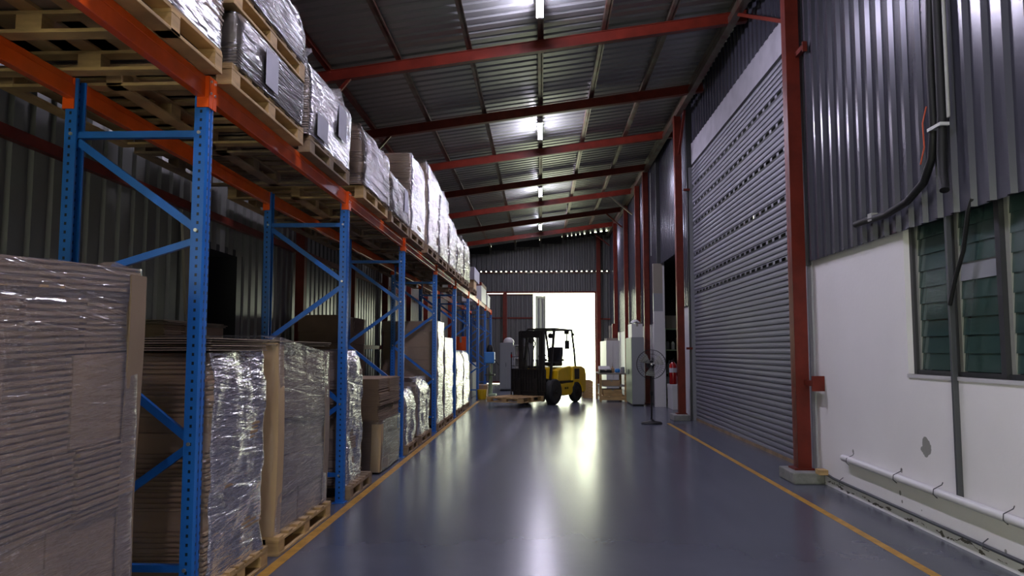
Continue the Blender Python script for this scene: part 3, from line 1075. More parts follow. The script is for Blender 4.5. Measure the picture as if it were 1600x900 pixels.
def film_mesh(W, D, Hh, rnd, off=0.016, lean=(0, 0), amp=0.014, waist=0.0, topfac=1.0, slope=0.0):
    rx, ry = W / 2 + off, D / 2 + off
    cr = 0.05
    per = []
    nseg = 18
    # rounded rectangle
    corners = [(rx - cr, -ry + cr, -90), (rx - cr, ry - cr, 0), (-rx + cr, ry - cr, 90), (-rx + cr, -ry + cr, 180)]
    for i, (cx, cy, a0) in enumerate(corners):
        for k in range(4):
            a = radians(a0 + 30 * k)
            per.append((cx + cr * cos(a), cy + cr * sin(a), cos(a), sin(a)))
        nxt = corners[(i + 1) % 4]
        a = radians(a0 + 90)
        x0, y0 = cx + cr * cos(a), cy + cr * sin(a)
        a1 = radians(nxt[2])
        x1, y1 = nxt[0] + cr * cos(a1), nxt[1] + cr * sin(a1)
        for k in range(1, nseg):
            f = k / nseg
            per.append((x0 + (x1 - x0) * f, y0 + (y1 - y0) * f, cos(a), sin(a)))
    n = len(per)
    nz = max(6, int(Hh / 0.055))
    sd = Vector((rnd.uniform(0, 50), rnd.uniform(0, 50), rnd.uniform(0, 50)))
    vs, fs = [], []
    for j in range(nz + 1):
        z = Hh * j / nz
        sc_ = 1.0
        for (x, y, nx, ny) in per:
            d = noise.noise(Vector((x * 3, y * 3, z * 5)) + sd) * amp + noise.noise(Vector((x * 9, y * 9, z * 16)) + sd) * amp * 0.5
            d += amp * 0.4
            if topfac < 1 and z > Hh - 0.25:
                tt = (z - Hh + 0.25) / 0.25
                d -= (1 - topfac) * 0.35 * tt * tt
            vs.append((x + nx * d + lean[0] * z, y + ny * d + lean[1] * z, z + slope * y * (z / Hh)))
    for j in range(nz):
        for k in range(n):
            k2 = (k + 1) % n
            fs.append((j * n + k, j * n + k2, (j + 1) * n + k2, (j + 1) * n + k))
    # folded-in lip on top
    base = len(vs)
    for (x, y, nx, ny) in per:
        d = noise.noise(Vector((x * 6, y * 6, 3)) + sd) * 0.05
        vs.append((x - nx * (0.16 + d) + lean[0] * Hh, y - ny * (0.16 + d) + lean[1] * Hh, Hh + 0.012 + slope * y + abs(d) * 0.3))
    for k in range(n):
        k2 = (k + 1) % n
        fs.append((nz * n + k, nz * n + k2, base + k2, base + k))
    return MB().add(vs, fs)


def load(name, label, cat, y0, y1, z0, z1, x0=-2.95, x1=-1.92, seed=0, card=None, film=True, fm=None, fh=None, group=None, slope=0.0, lean=(0, 0), topfac=1.0, posts=(), labels=(), amp=0.014, cap=None, **kw):
    rnd = random.Random(seed)
    W, D, Hh = x1 - x0, y1 - y0, z1 - z0
    t = thing(name, label, cat, ((x0 + x1) / 2, (y0 + y1) / 2, z0), group=group)
    sm = stack_mesh(W, D, Hh, rnd, topfac=topfac, slope=slope, lean=lean, **kw)
    sm.build('carton_stack', card or M_card, t, fix=False)
    if film:
        film_mesh(W, D, fh or Hh, rnd, lean=lean, amp=amp, topfac=topfac, slope=slope).build('stretch_film', fm or M_film, t, smooth=True)
    for (px, py, hh, m_) in posts:
        a = 0.10
        sx, sy = (1 if px > 0 else -1), (1 if py > 0 else -1)
        xo, yo = sx * (W / 2 + 0.006), sy * (D / 2 + 0.006)
        mb = MB()
        segs = 6
        for s_ in range(segs):
            za, zb = hh * s_ / segs, hh * (s_ + 1) / segs

            def sh_(zv):
                return 0.012 * sin(zv * 3.1 + seed)
            vs = []
            for zv in (za, zb):
                dx_ = sh_(zv) + lean[0] * zv
                dy_ = lean[1] * zv
                for (qx, qy) in ((xo, yo - sy * 0.13), (xo + sx * 0.008, yo - sy * 0.13), (xo + sx * 0.008, yo + sy * 0.008), (xo - sx * 0.11, yo + sy * 0.008), (xo - sx * 0.11, yo), (xo, yo)):
                    vs.append((qx + dx_, qy + dy_, zv))
            fs = [(i, (i + 1) % 6, 6 + (i + 1) % 6, 6 + i) for i in range(6)]
            if s_ == 0:
                fs.append((0, 1, 2, 3, 4, 5))
            if s_ == segs - 1:
                fs.append((6, 7, 8, 9, 10, 11))
            mb.add(vs, fs)
        mb.build('corner_post', m_, t)
    for (ly, lz, lw, lh) in labels:
        xo = W / 2 + 0.036
        MB().box((xo, ly - lw / 2, lz - lh / 2), (xo + 0.002, ly + lw / 2, lz + lh / 2)).build('label_sheet', M_paper, t)['label'] = 'white paper label sheet'
    if cap:
        r2 = random.Random(seed + 9)
        mb = MB()
        zz = Hh
        for k in range(cap):
            e = r2.uniform(0.0, 0.06)
            mb.box((-W / 2 - e, -D / 2 - r2.uniform(0, .05), zz + 0.014 * k), (W / 2 + e * 0.5, D / 2 + r2.uniform(0, .05), zz + 0.014 * k + 0.007))
        mb.build('top_sheet', M_card3, t)
    return t


GP = 'wrapped loads on the floor under the racking'
GT = 'wrapped loads on top of the racking'
XC = -2.47
# --- floor level
pallet((XC, 3.05, 0), 0, 'pallet under the big nearest carton stack', 'old', L=1.4)
load('wrapped_load', 'big film-wrapped carton stack at the left edge with a cardboard corner strip', 'load', 2.30, 3.66, 0.14, 1.86, x1=-1.95, seed=3, fm=M_filmt, card=M_card, group=GP, slope=0.05, posts=((1, 1, 1.72, M_cardn),), sheet=0.027, gap=0.012, amp=0.008, bundle=(0.25, 0.45), edge=0.62)
pallet((XC, 4.98, 0), 0, 'pallet under the leaning wrapped stack behind the nearest upright', 'pine', L=0.96)
load('wrapped_load', 'tall leaning wrapped carton stack just behind the nearest blue upright', 'load', 4.52, 5.40, 0.14, 1.5, x1=-1.97, seed=8, card=M_card, group=GP, slope=0.03, lean=(0.0, 0.01), sheet=0.03, gap=0.014, topfac=0.9, amp=0.03, cap=6, jit=0.008)
pallet((XC, 6.38, 0), 0, 'pale new pallet under the square wrapped load', 'pine', L=1.4)
load('wrapped_load', 'square wrapped load with a bright cardboard corner post at its near edge', 'load', 5.70, 7.06, 0.14, 1.54, x1=-1.97, seed=12, fm=M_filmt, card=M_card3, group=GP, posts=((1, -1, 1.42, M_cardl), (1, 1, 1.36, M_card3)), edge=0.0, bundle=(0.22, 0.32), cols=(1, 2), amp=0.008, cap=3, slope=-0.09)
load('carton_stack_load', 'brown flat carton stack behind the square wrapped load', 'load', 6.2, 7.35, 0.0, 1.72, x0=-3.7, x1=-3.08, seed=15, card=M_card2, film=False, group='unwrapped stacks at the back of the racking', cap=3, edge=0.4)
pallet((XC, 8.30, 0), 0, 'old pallet beyond the second upright', 'old', L=1.0)
load('wrapped_load', 'narrow crinkled load just beyond the second blue upright', 'load', 7.80, 8.46, 0.14, 1.50, x1=-1.99, seed=21, card=M_card3, group=GP, amp=0.03, topfac=0.8, sheet=0.03, jit=0.02)
load('wrapped_load', 'brown carton block with film and corner post round its lower half', 'load', 9.45, 10.76, 0.02, 1.15, x1=-1.98, seed=25, fh=0.62, card=M_card2, group=GP, posts=((1, -1, 0.58, M_cardl),), amp=0.012, edge=0.9, bundle=(0.1, 0.2))
pallet((XC, 11.65, 0), 0, 'pallet under the low dark wrapped load', 'old', L=1.0)
load('wrapped_load', 'low dark wrapped load beyond the third upright', 'load', 11.15, 12.1, 0.14, 0.92, x1=-1.98, seed=29, card=M_card2, group=GP, amp=0.03, topfac=0.7)
pallet((XC, 13.0, 0), 0, 'pallet under the low bright wrapped load', 'old', L=1.2)
load('wrapped_load', 'low bright crumpled wrapped load before the fourth upright', 'load', 12.35, 13.5, 0.14, 1.05, x1=-1.98, seed=31, card=M_card3, group=GP, amp=0.03, topfac=0.6)
load('carton_stack_load', 'dark tall carton stack at the back of the third bay', 'load', 11.6, 13.4, 0.0, 2.05, x0=-3.7, x1=-3.08, seed=33, card=M_card2, film=False, group='unwrapped stacks at the back of the racking', edge=0.2)
pallet((XC, 14.98, 0), 0, 'pallet under the tallest white-glaring load', 'old', L=1.0)
load('wrapped_load', 'tallest floor load, glaring white on its aisle side', 'load', 14.5, 15.36, 0.14, 2.06, x0=-3.0, x1=-1.97, seed=37, card=M_card2, group=GP, amp=0.02, edge=0.1)
pallet((XC, 16.3, 0), 0, 'pallet under the white-glaring load beyond the tallest one', 'old', L=1.3)
load('wrapped_load', 'white-glaring load right behind the tallest floor load', 'load', 15.6, 17.05, 0.14, 1.77, x1=-1.97, seed=41, card=M_card3, group=GP, amp=0.02)
pallet((XC, 18.45, 0), 0, 'pallet under the peaked white-glaring load', 'old', L=1.2)
load('wrapped_load', 'white-glaring load with a peaked film top', 'load', 17.8, 19.25, 0.14, 1.5, x1=-1.97, seed=43, card=M_card3, group=GP, amp=0.03, topfac=0.7)
pallet((XC, 20.2, 0), 0, 'farthest pallet on the floor under the racking', 'old', L=1.2)
load('wrapped_load', 'farthest white-glaring load on the floor', 'load', 19.4, 20.88, 0.14, 1.5, x1=-1.97, seed=47, card=M_card3, group=GP, amp=0.03, topfac=0.7)

# --- on the beams
BZ = BEAMZ + 0.001
XT = -2.615
TX0, TX1 = -3.34, -1.89  # loads and pallets made extra deep to shade the upper left wall
pallet((XT, 3.76, BZ), pi / 2, 'nearest pallet on the beams, cut by the top left corner', 'pine', L=1.49, W=1.16)
load('wrapped_load', 'nearest wrapped load on the beams at the top left corner', 'load', 3.22, 4.33, BZ + 0.139, 4.75, x0=TX0, x1=TX1, seed=51, card=M_card3, group=GT, amp=0.012)  # height raised out of view so it shades the left wall
pallet((XT, 2.25, BZ), pi / 2, 'pallet on the beams above the camera at left', 'pine', L=1.49, W=1.16)
load('wrapped_load', 'wrapped load on the beams before the nearest one in view', 'load', 1.68, 2.85, BZ + 0.139, 4.75, x0=TX0, x1=TX1, seed=52, card=M_card3, group=GT, amp=0.012)  # unseen load, made tall to shade the left wall too
pallet((XT, 5.21, BZ), 0, 'lower pallet of the double-stacked load beyond the first upright', 'pine', L=1.42, W=1.47)
load('wrapped_load', 'lower load of the double stack with a white label on its side', 'load', 4.56, 5.88, BZ + 0.139, 3.605, x0=TX0, x1=TX1, seed=55, card=M_card3, group=GT, amp=0.012, labels=((-0.1, 0.17, 0.24, 0.26),))
pallet((XT, 5.21, 3.634), 0, 'upper pallet of the double-stacked load beyond the first upright', 'pine', L=1.42, W=1.47)
load('wrapped_load', 'upper load of the double stack with a shiny rounded top', 'load', 4.55, 5.92, 3.775, 4.2, x0=TX0, x1=TX1, seed=57, card=M_card3, group=GT, amp=0.02, topfac=0.8)
pallet((XT, 6.75, BZ), 0, 'pallet under the rounded load with two label sheets', 'old', L=1.3, W=1.47)
load('wrapped_load', 'rounded bulging load with two white label sheets', 'load', 6.05, 7.36, BZ + 0.139, 4.02, x0=TX0, x1=TX1, seed=61, card=M_card3, group=GT, amp=0.02, topfac=0.35, labels=((0.3, 0.36, 0.28, 0.30), (-0.35, 0.13, 0.3, 0.2)))
topspec = [
    (7.95, 9.35, 3.93, 0.8, 'crinkled silvery load above the second blue upright', 0.03, M_card2),
    (9.55, 10.82, 3.78, 0.9, 'lower silvery load with a label before the tall box', 0.025, M_card3),
    (10.95, 12.25, 4.38, 0.95, 'tall brown box load with shiny aisle side', 0.02, M_card2),
    (12.62, 13.9, 4.72, 0.75, 'tallest load on the beams with a brown near side', 0.025, M_card2),
    (14.02, 15.3, 4.68, 0.6, 'silvery load just behind the tallest load on the beams', 0.03, M_card3),
    (15.55, 16.9, 4.33, 0.8, 'silvery load above the fifth bay', 0.03, M_card3),
    (17.05, 18.4, 4.15, 0.8, 'brightly glaring load above the sixth bay', 0.03, M_card3),
    (18.6, 20.1, 4.32, 0.6, 'last brightly glaring wrapped load on the beams', 0.03, M_card3)]
for i, (a, b_, z, tf, lb, am, cd) in enumerate(topspec):
    pl_lab = 'pallet under the ' + lb
    pallet((XT, (a + b_) / 2, BZ), 0, pl_lab[:95], 'pine' if i == 0 else 'old', L=1.3, W=1.47)
    load('wrapped_load', lb, 'load', a, b_, BZ + 0.139, z, x0=TX0, x1=TX1, seed=70 + i, card=cd, group=GT, amp=am, topfac=tf, labels=(((0.25, 0.3, 0.25, 0.3),) if i == 1 else ()))
# empty pallets lying deeper on the beams (their undersides show between loads)
for y, lb in ((21.9, 'empty pallet after the last wrapped load on the beams'),):
    pallet((XT, y, BZ), 0, lb, 'old', L=1.3, W=1.47)


def carton(name, label, a, b_, m_, lid=None, group=None, cat='box'):
    c = ((a[0] + b_[0]) / 2, (a[1] + b_[1]) / 2, a[2])
    hx, hy, h = (b_[0] - a[0]) / 2, (b_[1] - a[1]) / 2, b_[2] - a[2]
    t = thing(name, label, cat, c, group=group)
    MB().box((-hx, -hy, 0), (hx, hy, h)).build('box_body', m_, t, bevel=0.006)
    if lid:
        MB().box((-hx - 0.008, -hy - 0.008, h * 0.84), (hx + 0.008, hy + 0.008, h + 0.01)).build('box_lid', lid, t, bevel=0.004)
    else:
        MB().box((-0.03, -hy, h), (0.03, hy, h + 0.002)).box((-0.03, -hy - 0.002, h * 0.8), (0.03, -hy, h)).build('packing_tape', M_beige, t)
    return t


carton('cardboard_box', 'pale narrow carton under the blue-grey box on the far rack', (-2.35, 22.9, BZ), (-2.0, 23.8, 3.62), M_cardl)
carton('cardboard_box', 'blue-grey box perched on a pale carton on the far rack', (-2.6, 22.75, 3.622), (-1.97, 24.6, 4.0), M_paper)
carton('storage_box', 'white box with dark red lid near the rack end', (-2.6, 25.2, BZ), (-1.95, 27.4, 3.75), M_white, M_red)
carton('storage_box', 'small white box at the very end of the rack', (-2.5, 28.2, BZ), (-1.96, 29.6, 3.55), M_white, M_white)
carton('storage_crate', 'red crate on the rack end bay floor', (-2.5, 21.6, 0.001), (-2.05, 22.4, 1.05), M_beige)
carton('storage_crate', 'orange-red crate stacked in the far rack bay', (-2.45, 21.7, 1.053), (-2.08, 22.3, 1.9), M_orange)

# leaning pale plank by the left wall
o = MB().bar((-3.62, 8.05, 0.0), (-3.86, 8.12, 2.9), 0.14, 0.03, (1, 0, 0)).build('wooden_plank', M_beige)
tag(o, 'pale plank leaning against the left corrugated wall', 'plank')

# ------------------------------------------------------------------ forklift
def wheel(par, name, x, y, r, wd, side):
    prof = [(r * 0.55, -wd / 2), (r * 0.9, -wd / 2), (r, -wd / 2 + 0.03), (r, wd / 2 - 0.03), (r * 0.9, wd / 2), (r * 0.55, wd / 2)]
    wv = MB().lathe((x, y, r), prof, 'y', 28).build(name, M_rubber, par, smooth=True)
    MB().lathe((x, y, r), [(r * 0.2, -wd / 2 - 0.005), (r * 0.54, -wd / 2 - 0.012), (r * 0.54, wd / 2 + 0.012), (r * 0.2, wd / 2 + 0.005)], 'y', 20).lathe((x, y + side * (wd / 2 + 0.01), r), [(r * 0.16, -0.02), (r * 0.16, 0.03)], 'y', 12).build('wheel_rim', M_blackm, wv, smooth=True)
    return wv


def forklift(loc, rz):
    t = thing('forklift', 'yellow and black forklift facing the camera with its mast lowered', 'forklift', loc, rz)
    wheel(t, 'wheel', 0, 0.46, 0.355, 0.22, 1)
    wheel(t, 'wheel', 0, -0.46, 0.355, 0.22, -1)
    wheel(t, 'wheel', -1.42, 0.42, 0.29, 0.18, 1)
    wheel(t, 'wheel', -1.42, -0.42, 0.29, 0.18, -1)
    # chassis with wheel arch
    MB().prism([(0.38, 0.30), (0.38, 0.62), (0.05, 0.72), (-0.38, 0.5), (-0.42, 0.45), (-1.1, 0.45), (-1.1, 0.2), (-0.40, 0.2), (-0.34, 0.42), (0.0, 0.55), (0.3, 0.45)][::-1], -0.34, 0.34).build('chassis', M_blackm, t, bevel=0.01)
    sd = MB()
    for s in (1, -1):
        y0, y1 = sorted((s * 0.34, s * 0.50))
        sd.prism([(-0.40, 0.24), (-0.40, 0.56), (-1.12, 0.60), (-1.12, 0.30), (-1.0, 0.22)], y0, y1)
    sd.build('side_panel', M_yel, t, bevel=0.02)
    MB().box((-0.42, -0.505, 0.585), (-1.15, 0.505, 0.635)).build('side_band', M_blackm, t)
    # counterweight
    cw = [(-1.12, 0.60), (-1.12, 1.02), (-1.30, 1.05), (-1.72, 1.04), (-1.93, 0.98), (-2.0, 0.8), (-2.0, 0.34), (-1.92, 0.26), (-1.74, 0.26), (-1.70, 0.42), (-1.56, 0.57), (-1.28, 0.57), (-1.14, 0.42)]
    MB().prism(cw, -0.5, 0.5).build('counterweight', M_yel, t, bevel=0.035)
    MB().box((-1.22, -0.506, 0.66), (-1.55, 0.506, 0.98)).build('vent_panel', M_blackm, t, bevel=0.02)
    # hood under the seat
    MB().prism([(-0.32, 0.62), (-0.36, 0.94), (-0.55, 1.0), (-1.1, 1.06), (-1.18, 1.0), (-1.18, 0.62)], -0.44, 0.44).build('engine_hood', M_yel, t, bevel=0.03)
    MB().prism([(0.05, 0.7), (0.0, 1.02), (-0.10, 1.04), (-0.05, 0.6)], -0.40, 0.40).build('dash_cowl', M_yel, t, bevel=0.02)
    st = MB().box((-0.98, -0.25, 1.06), (-0.5, 0.25, 1.17)).build('seat', M_black, t, bevel=0.03)
    MB().cbox((-0.99, 0, 1.36), (0.11, 0.46, 0.5), Matrix.Rotation(radians(-10), 3, 'Y')).build('seat_back', M_black, t, bevel=0.04)
    MB().box((-0.95, 0.26, 1.2), (-0.6, 0.31, 1.26)).box((-0.95, -0.31, 1.2), (-0.6, -0.26, 1.26)).build('armrest', M_black, t, bevel=0.01)
    sw = MB()
    ctr = Vector((-0.30, 0, 1.30))
    tl = Matrix.Rotation(radians(-35), 3, 'Y')
    sw.tube([ctr + tl @ Vector((0.16 * cos(a), 0.16 * sin(a), 0)) for a in [2 * pi * k / 20 for k in range(20)]], 0.013, 8, closed=True)
    for a in (0, 2.1, 4.2):
        sw.bar(ctr, ctr + tl @ Vector((0.16 * cos(a), 0.16 * sin(a), 0)), 0.02, 0.012)
    sw.build('steering_wheel', M_black, t, smooth=True)
    MB().tube([(-0.05, 0, 0.9), (-0.30, 0, 1.30)], 0.025, 10).build('steering_column', M_black, t)
    lv = MB()
    for k in range(3):
        lv.tube([(-0.1, -0.2 - 0.06 * k, 1.0), (-0.17, -0.2 - 0.06 * k, 1.22)], 0.008, 8)
        lv.lathe((-0.17, -0.2 - 0.06 * k, 1.23), [(0.004, -0.02), (0.018, 0), (0.004, 0.02)], 'z', 8)
    lv.build('control_lever', M_black, t)
    # overhead guard
    gd = MB()
    for s in (1, -1):
        gd.bar((0.12, s * 0.44, 0.68), (-0.12, s * 0.44, 2.10), 0.05, 0.07, (0, 1, 0))
        gd.bar((-1.40, s * 0.44, 1.02), (-1.34, s * 0.44, 1.45), 0.05, 0.05, (0, 1, 0))
        gd.bar((-1.34, s * 0.44, 1.45), (-1.18, s * 0.44, 2.10), 0.05, 0.05, (0, 1, 0))
        gd.bar((-0.14, s * 0.44, 2.12), (-1.2, s * 0.44, 2.10), 0.05, 0.05)
    gd.bar((-0.14, -0.46, 2.12), (-0.14, 0.46, 2.12), 0.05, 0.05)
    gd.bar((-1.19, -0.46, 2.10), (-1.19, 0.46, 2.10), 0.05, 0.05)
    gd.build('overhead_guard', M_blackm, t, bevel=0.008)
    rb = MB()
    for k in range(6):
        x_ = -0.28 - k * 0.15
        rb.bar((x_, -0.44, 2.12), (x_, 0.44, 2.12), 0.03, 0.02)
    rb.build('guard_slat', M_blackm, t)
    # lamps and mirror
    for s in (1, -1):
        MB().lathe((0.02, s * 0.40, 1.92), [(0.02, -0.06), (0.07, -0.04), (0.075, 0.03), (0.06, 0.045)], 'x', 16).build('headlight', M_black, t, smooth=True)
    MB().box((-0.95, 0.36, 1.98), (-0.86, 0.48, 2.08)).box((-0.93, 0.41, 1.70), (-0.88, 0.43, 1.98)).box((-0.96, 0.34, 1.55), (-0.93, 0.48, 1.80)).build('rear_mirror', M_black, t, bevel=0.01)
    MB().lathe((-1.24, 0.46, 1.98), [(0.01, -0.03), (0.035, -0.02), (0.035, 0.02), (0.01, 0.03)], 'y', 12).build('tail_lamp', M_black, t)
    # gas bottle at the back
    # mast
    for s in (1, -1):
        ms = MB()
        x0, x1 = 0.36, 0.45
        ya, yb = s * 0.40, s * 0.32
        ms.box((x0, min(ya, yb), 0.10), (x1, max(ya, yb), 2.04))
        ms.build('mast_rail', M_blackm, t, bevel=0.006)
        MB().box((x0 + 0.02, min(s * 0.305, s * 0.265), 0.12), (x1 + 0.01, max(s * 0.305, s * 0.265), 2.0)).build('inner_rail', M_blackm, t, bevel=0.006)
        MB().tube([(0.40, s * 0.19, 0.2), (0.40, s * 0.19, 1.25)], 0.03, 12).tube([(0.40, s * 0.19, 1.25), (0.40, s * 0.19, 1.98)], 0.012, 12).build('lift_cylinder', M_blackm, t, smooth=True)
        MB().tube([(0.46, s * 0.10, 0.6), (0.46, s * 0.10, 1.9)], 0.009, 6).build('lift_chain', M_blackm, t)
        MB().tube([(0.38, s * 0.38, 0.75), (-0.05, s * 0.3, 0.62)], 0.035, 10).build('tilt_cylinder', M_blackm, t, smooth=True)
    MB().box((0.34, -0.40, 1.94), (0.40, 0.40, 2.06)).box((0.42, -0.30, 1.86), (0.48, 0.30, 1.96)).build('mast_crossbar', M_blackm, t)
    MB().box((0.34, -0.40, 0.12), (0.42, 0.40, 0.3)).build('mast_crossbar', M_blackm, t)
    MB().box((0.34, -0.4, 1.0), (0.38, 0.4, 1.08)).build('mast_crossbar', M_blackm, t)
    MB().tube([(0.43, 0.05, 1.9), (0.40, 0.12, 1.7), (0.42, 0.06, 1.5), (0.42, 0.0, 0.9)], 0.016, 8).tube([(0.43, -0.05, 1.9), (0.44, -0.1, 1.65), (0.42, -0.06, 1.4), (0.42, -0.03, 0.9)], 0.014, 8).build('hydraulic_hose', M_black, t, smooth=True)
    MB().lathe((0.42, 0.0, 1.78), [(0.08, -0.03), (0.08, 0.03)], 'y', 16).build('chain_pulley', M_blackm, t)
    cr = MB()
    cr.box((0.52, -0.50, 0.62), (0.57, 0.50, 0.74)).box((0.52, -0.50, 0.24), (0.57, 0.50, 0.36))
    cr.box((0.50, -0.46, 0.3), (0.53, 0.46, 0.70))
    cr.build('fork_carriage', M_blackm, t, bevel=0.006)
    lb = MB()
    lb.box((0.56, -0.54, 0.96), (0.59, 0.54, 1.0)).box((0.56, -0.54, 0.36), (0.59, 0.54, 0.40))
    n = 13
    for k in range(n):
        y_ = -0.54 + 1.08 * k / (n - 1)
        lb.box((0.56, y_ - 0.018, 0.36), (0.585, y_ + 0.018, 0.98))
    lb.box((0.545, -0.54, 0.36), (0.556, 0.54, 0.98))
    lb.build('load_backrest', M_blackm, t)
    for s in (1, -1):
        fk = MB().prism([(0.60, 0.72), (0.64, 0.72), (0.64, 0.245), (1.75, 0.225), (1.75, 0.215), (0.64, 0.20), (0.60, 0.20)], s * 0.27 - 0.055, s * 0.27 + 0.055)
        fk.build('fork', M_blackm, t)
    MB().box((-0.36, 0.36, 0.36), (-0.12, 0.52, 0.39)).box((-0.36, -0.52, 0.36), (-0.12, -0.36, 0.39)).build('step_plate', M_blackm, t)
    dec = MB()
    for k, ww in enumerate((0.05, 0.035, 0.05, 0.03)):
        dec.box((-0.62 - k * 0.065, 0.5005, 0.40), (-0.62 - k * 0.065 - ww, 0.503, 0.46))
    dec.build('side_marking', M_black, t)
    return t


AX = radians(240)
forklift((-0.06, 21.95, 0.0), AX)
f = Vector((cos(AX), sin(AX), 0))
pc = Vector((-0.06, 21.95, 0)) + f * 1.25
pallet((pc.x, pc.y, 0.137), AX, 'wooden pallet carried on the forklift forks', 'pine', L=1.1, W=1.15)

# ------------------------------------------------------------------ right side objects
def pedestal_fan(loc):
    t = thing('pedestal_fan', 'black pedestal fan standing on the floor in front of the white pier', 'fan', loc)
    MB().lathe((0, 0, 0), [(0.20, 0), (0.22, 0.012), (0.20, 0.035), (0.06, 0.06), (0.03, 0.09)], 'z', 28).build('fan_base', M_black, t, smooth=True)
    MB().tube([(0, 0, 0.05), (0, 0, 1.16)], 0.018, 12).lathe((0, 0, 0.62), [(0.026, -0.04), (0.026, 0.04)], 'z', 12).build('fan_pole', M_black, t, smooth=True)
    MB().lathe((0, 0, 1.22), [(0.03, -0.06), (0.075, -0.045), (0.085, 0.05), (0.06, 0.15), (0.02, 0.17)], 'y', 20).build('fan_motor', M_black, t, smooth=True)
    cg = MB()
    R_ = 0.30
    for r, yo in ((R_, -0.09), (R_ * 0.72, -0.15), (R_ * 0.42, -0.175), (R_, -0.03), (R_ * 0.7, 0.02), (R_ * 0.36, 0.04)):
        cg.tube([(r * cos(a), yo, 1.22 + r * sin(a)) for a in [2 * pi * k / 36 for k in range(36)]], 0.0045 if r == R_ else 0.0022, 5, closed=True)
    for k in range(36):
        a = 2 * pi * k / 36
        cg.tube([(0.05 * cos(a), -0.18, 1.22 + 0.05 * sin(a)), (R_ * 0.6 * cos(a), -0.165, 1.22 + R_ * 0.6 * sin(a)), (R_ * cos(a), -0.09, 1.22 + R_ * sin(a)), (R_ * cos(a), -0.03, 1.22 + R_ * sin(a)), (R_ * 0.3 * cos(a), 0.045, 1.22 + R_ * 0.3 * sin(a))], 0.0014, 4)
    cg.build('fan_cage', M_black, t)
    bl = MB()
    for k in range(3):
        a0 = 2 * pi * k / 3 + 0.4
        vs = []
        for (r, wa) in ((0.04, 0.25), (0.12, 0.42), (0.20, 0.48), (0.26, 0.40)):
            for s in (-1, 1):
                a = a0 + s * wa
                vs.append((r * cos(a), -0.09 + s * 0.03, 1.22 + r * sin(a)))
        vs2 = [(x_, y_ + 0.003, z_) for x_, y_, z_ in vs]
        n_ = len(vs)
        fs = [(2 * i, 2 * i + 1, 2 * i + 3, 2 * i + 2) for i in range(3)]
        fs += [tuple(n_ + q_ for q_ in reversed(f_)) for f_ in fs]
        bl.add(vs + vs2, fs)
    bl.build('fan_blade', M_alu, t)
    MB().lathe((0, -0.115, 1.22), [(0.01, -0.03), (0.035, -0.02), (0.04, 0.05)], 'y', 14).build('fan_hub', M_chrome, t, smooth=True)
    return t


pedestal_fan((2.28, 16.1, 0))

t = thing('fire_extinguisher', 'red fire extinguisher with white label hanging beside the second red column', 'extinguisher', (2.93, 17.25, 0.76))
MB().lathe((0, 0, 0), [(0.075, 0), (0.085, 0.02), (0.085, 0.40), (0.06, 0.46), (0.03, 0.49)], 'z', 24).build('cylinder_body', M_red2, t, smooth=True)
MB().lathe((0, 0, 0), [(0.0865, 0.26), (0.0865, 0.36)], 'z', 24).build('label_band', M_paper, t, smooth=True)
MB().box((-0.02, -0.05, 0.49), (0.02, 0.05, 0.53)).bar((0, -0.05, 0.53), (0, -0.14, 0.57), 0.02, 0.012).build('valve_handle', M_black, t)
MB().tube([(0, 0.03, 0.5), (-0.07, 0.03, 0.52), (-0.10, 0.0, 0.4), (-0.095, 0.0, 0.15)], 0.012, 8).build('discharge_hose', M_black, t, smooth=True)
MB().box((0.08, -0.02, 0.2), (0.24, 0.02, 0.26)).build('wall_hook', M_black, t)

# grey cabinet
t = thing('metal_cabinet', 'tall grey metal cabinet with pale green side standing left of the white pier', 'cabinet', (2.66, 21.9, 0))
MB().box((-0.17, -0.7, 0.04), (0.16, 0.7, 1.87)).build('cabinet_body', M_greyp, t, bevel=0.008)
MB().box((-0.182, -0.68, 0.06), (-0.171, 0.0, 1.85)).box((-0.182, 0.01, 0.06), (-0.171, 0.68, 1.85)).build('cabinet_door', M_greenp, t)
MB().box((-0.195, -0.06, 0.85), (-0.182, -0.04, 0.98)).build('door_handle', M_black, t)
MB().box((-0.15, -0.65, 0), (0.14, 0.65, 0.04)).build('cabinet_plinth', M_black, t)
carton('cardboard_box', 'white carton standing on the grey cabinet', (2.5, 21.25, 1.872), (2.8, 22.1, 2.24), M_white)
mb = MB()
vs, fs = [], []
for i in range(9):
    for j in range(9):
        u, v = i / 8 - .5, j / 8 - .5
        vs.append((2.64 + u * 0.26, 21.65 + v * 0.6, 2.27 + 0.10 * max(0, 1 - 3 * (u * u + v * v)) + 0.02 * noise.noise(Vector((u * 9, v * 9, 1)))))
for i in range(8):
    for j in range(8):
        fs.append((i * 9 + j, i * 9 + j + 1, (i + 1) * 9 + j + 1, (i + 1) * 9 + j))
o = mb.add(vs, fs).build('plastic_sheet', M_white, smooth=True)
solid(o, 0.004)
tag(o, 'crumpled white sheet on the carton atop the grey cabinet', 'sheet')

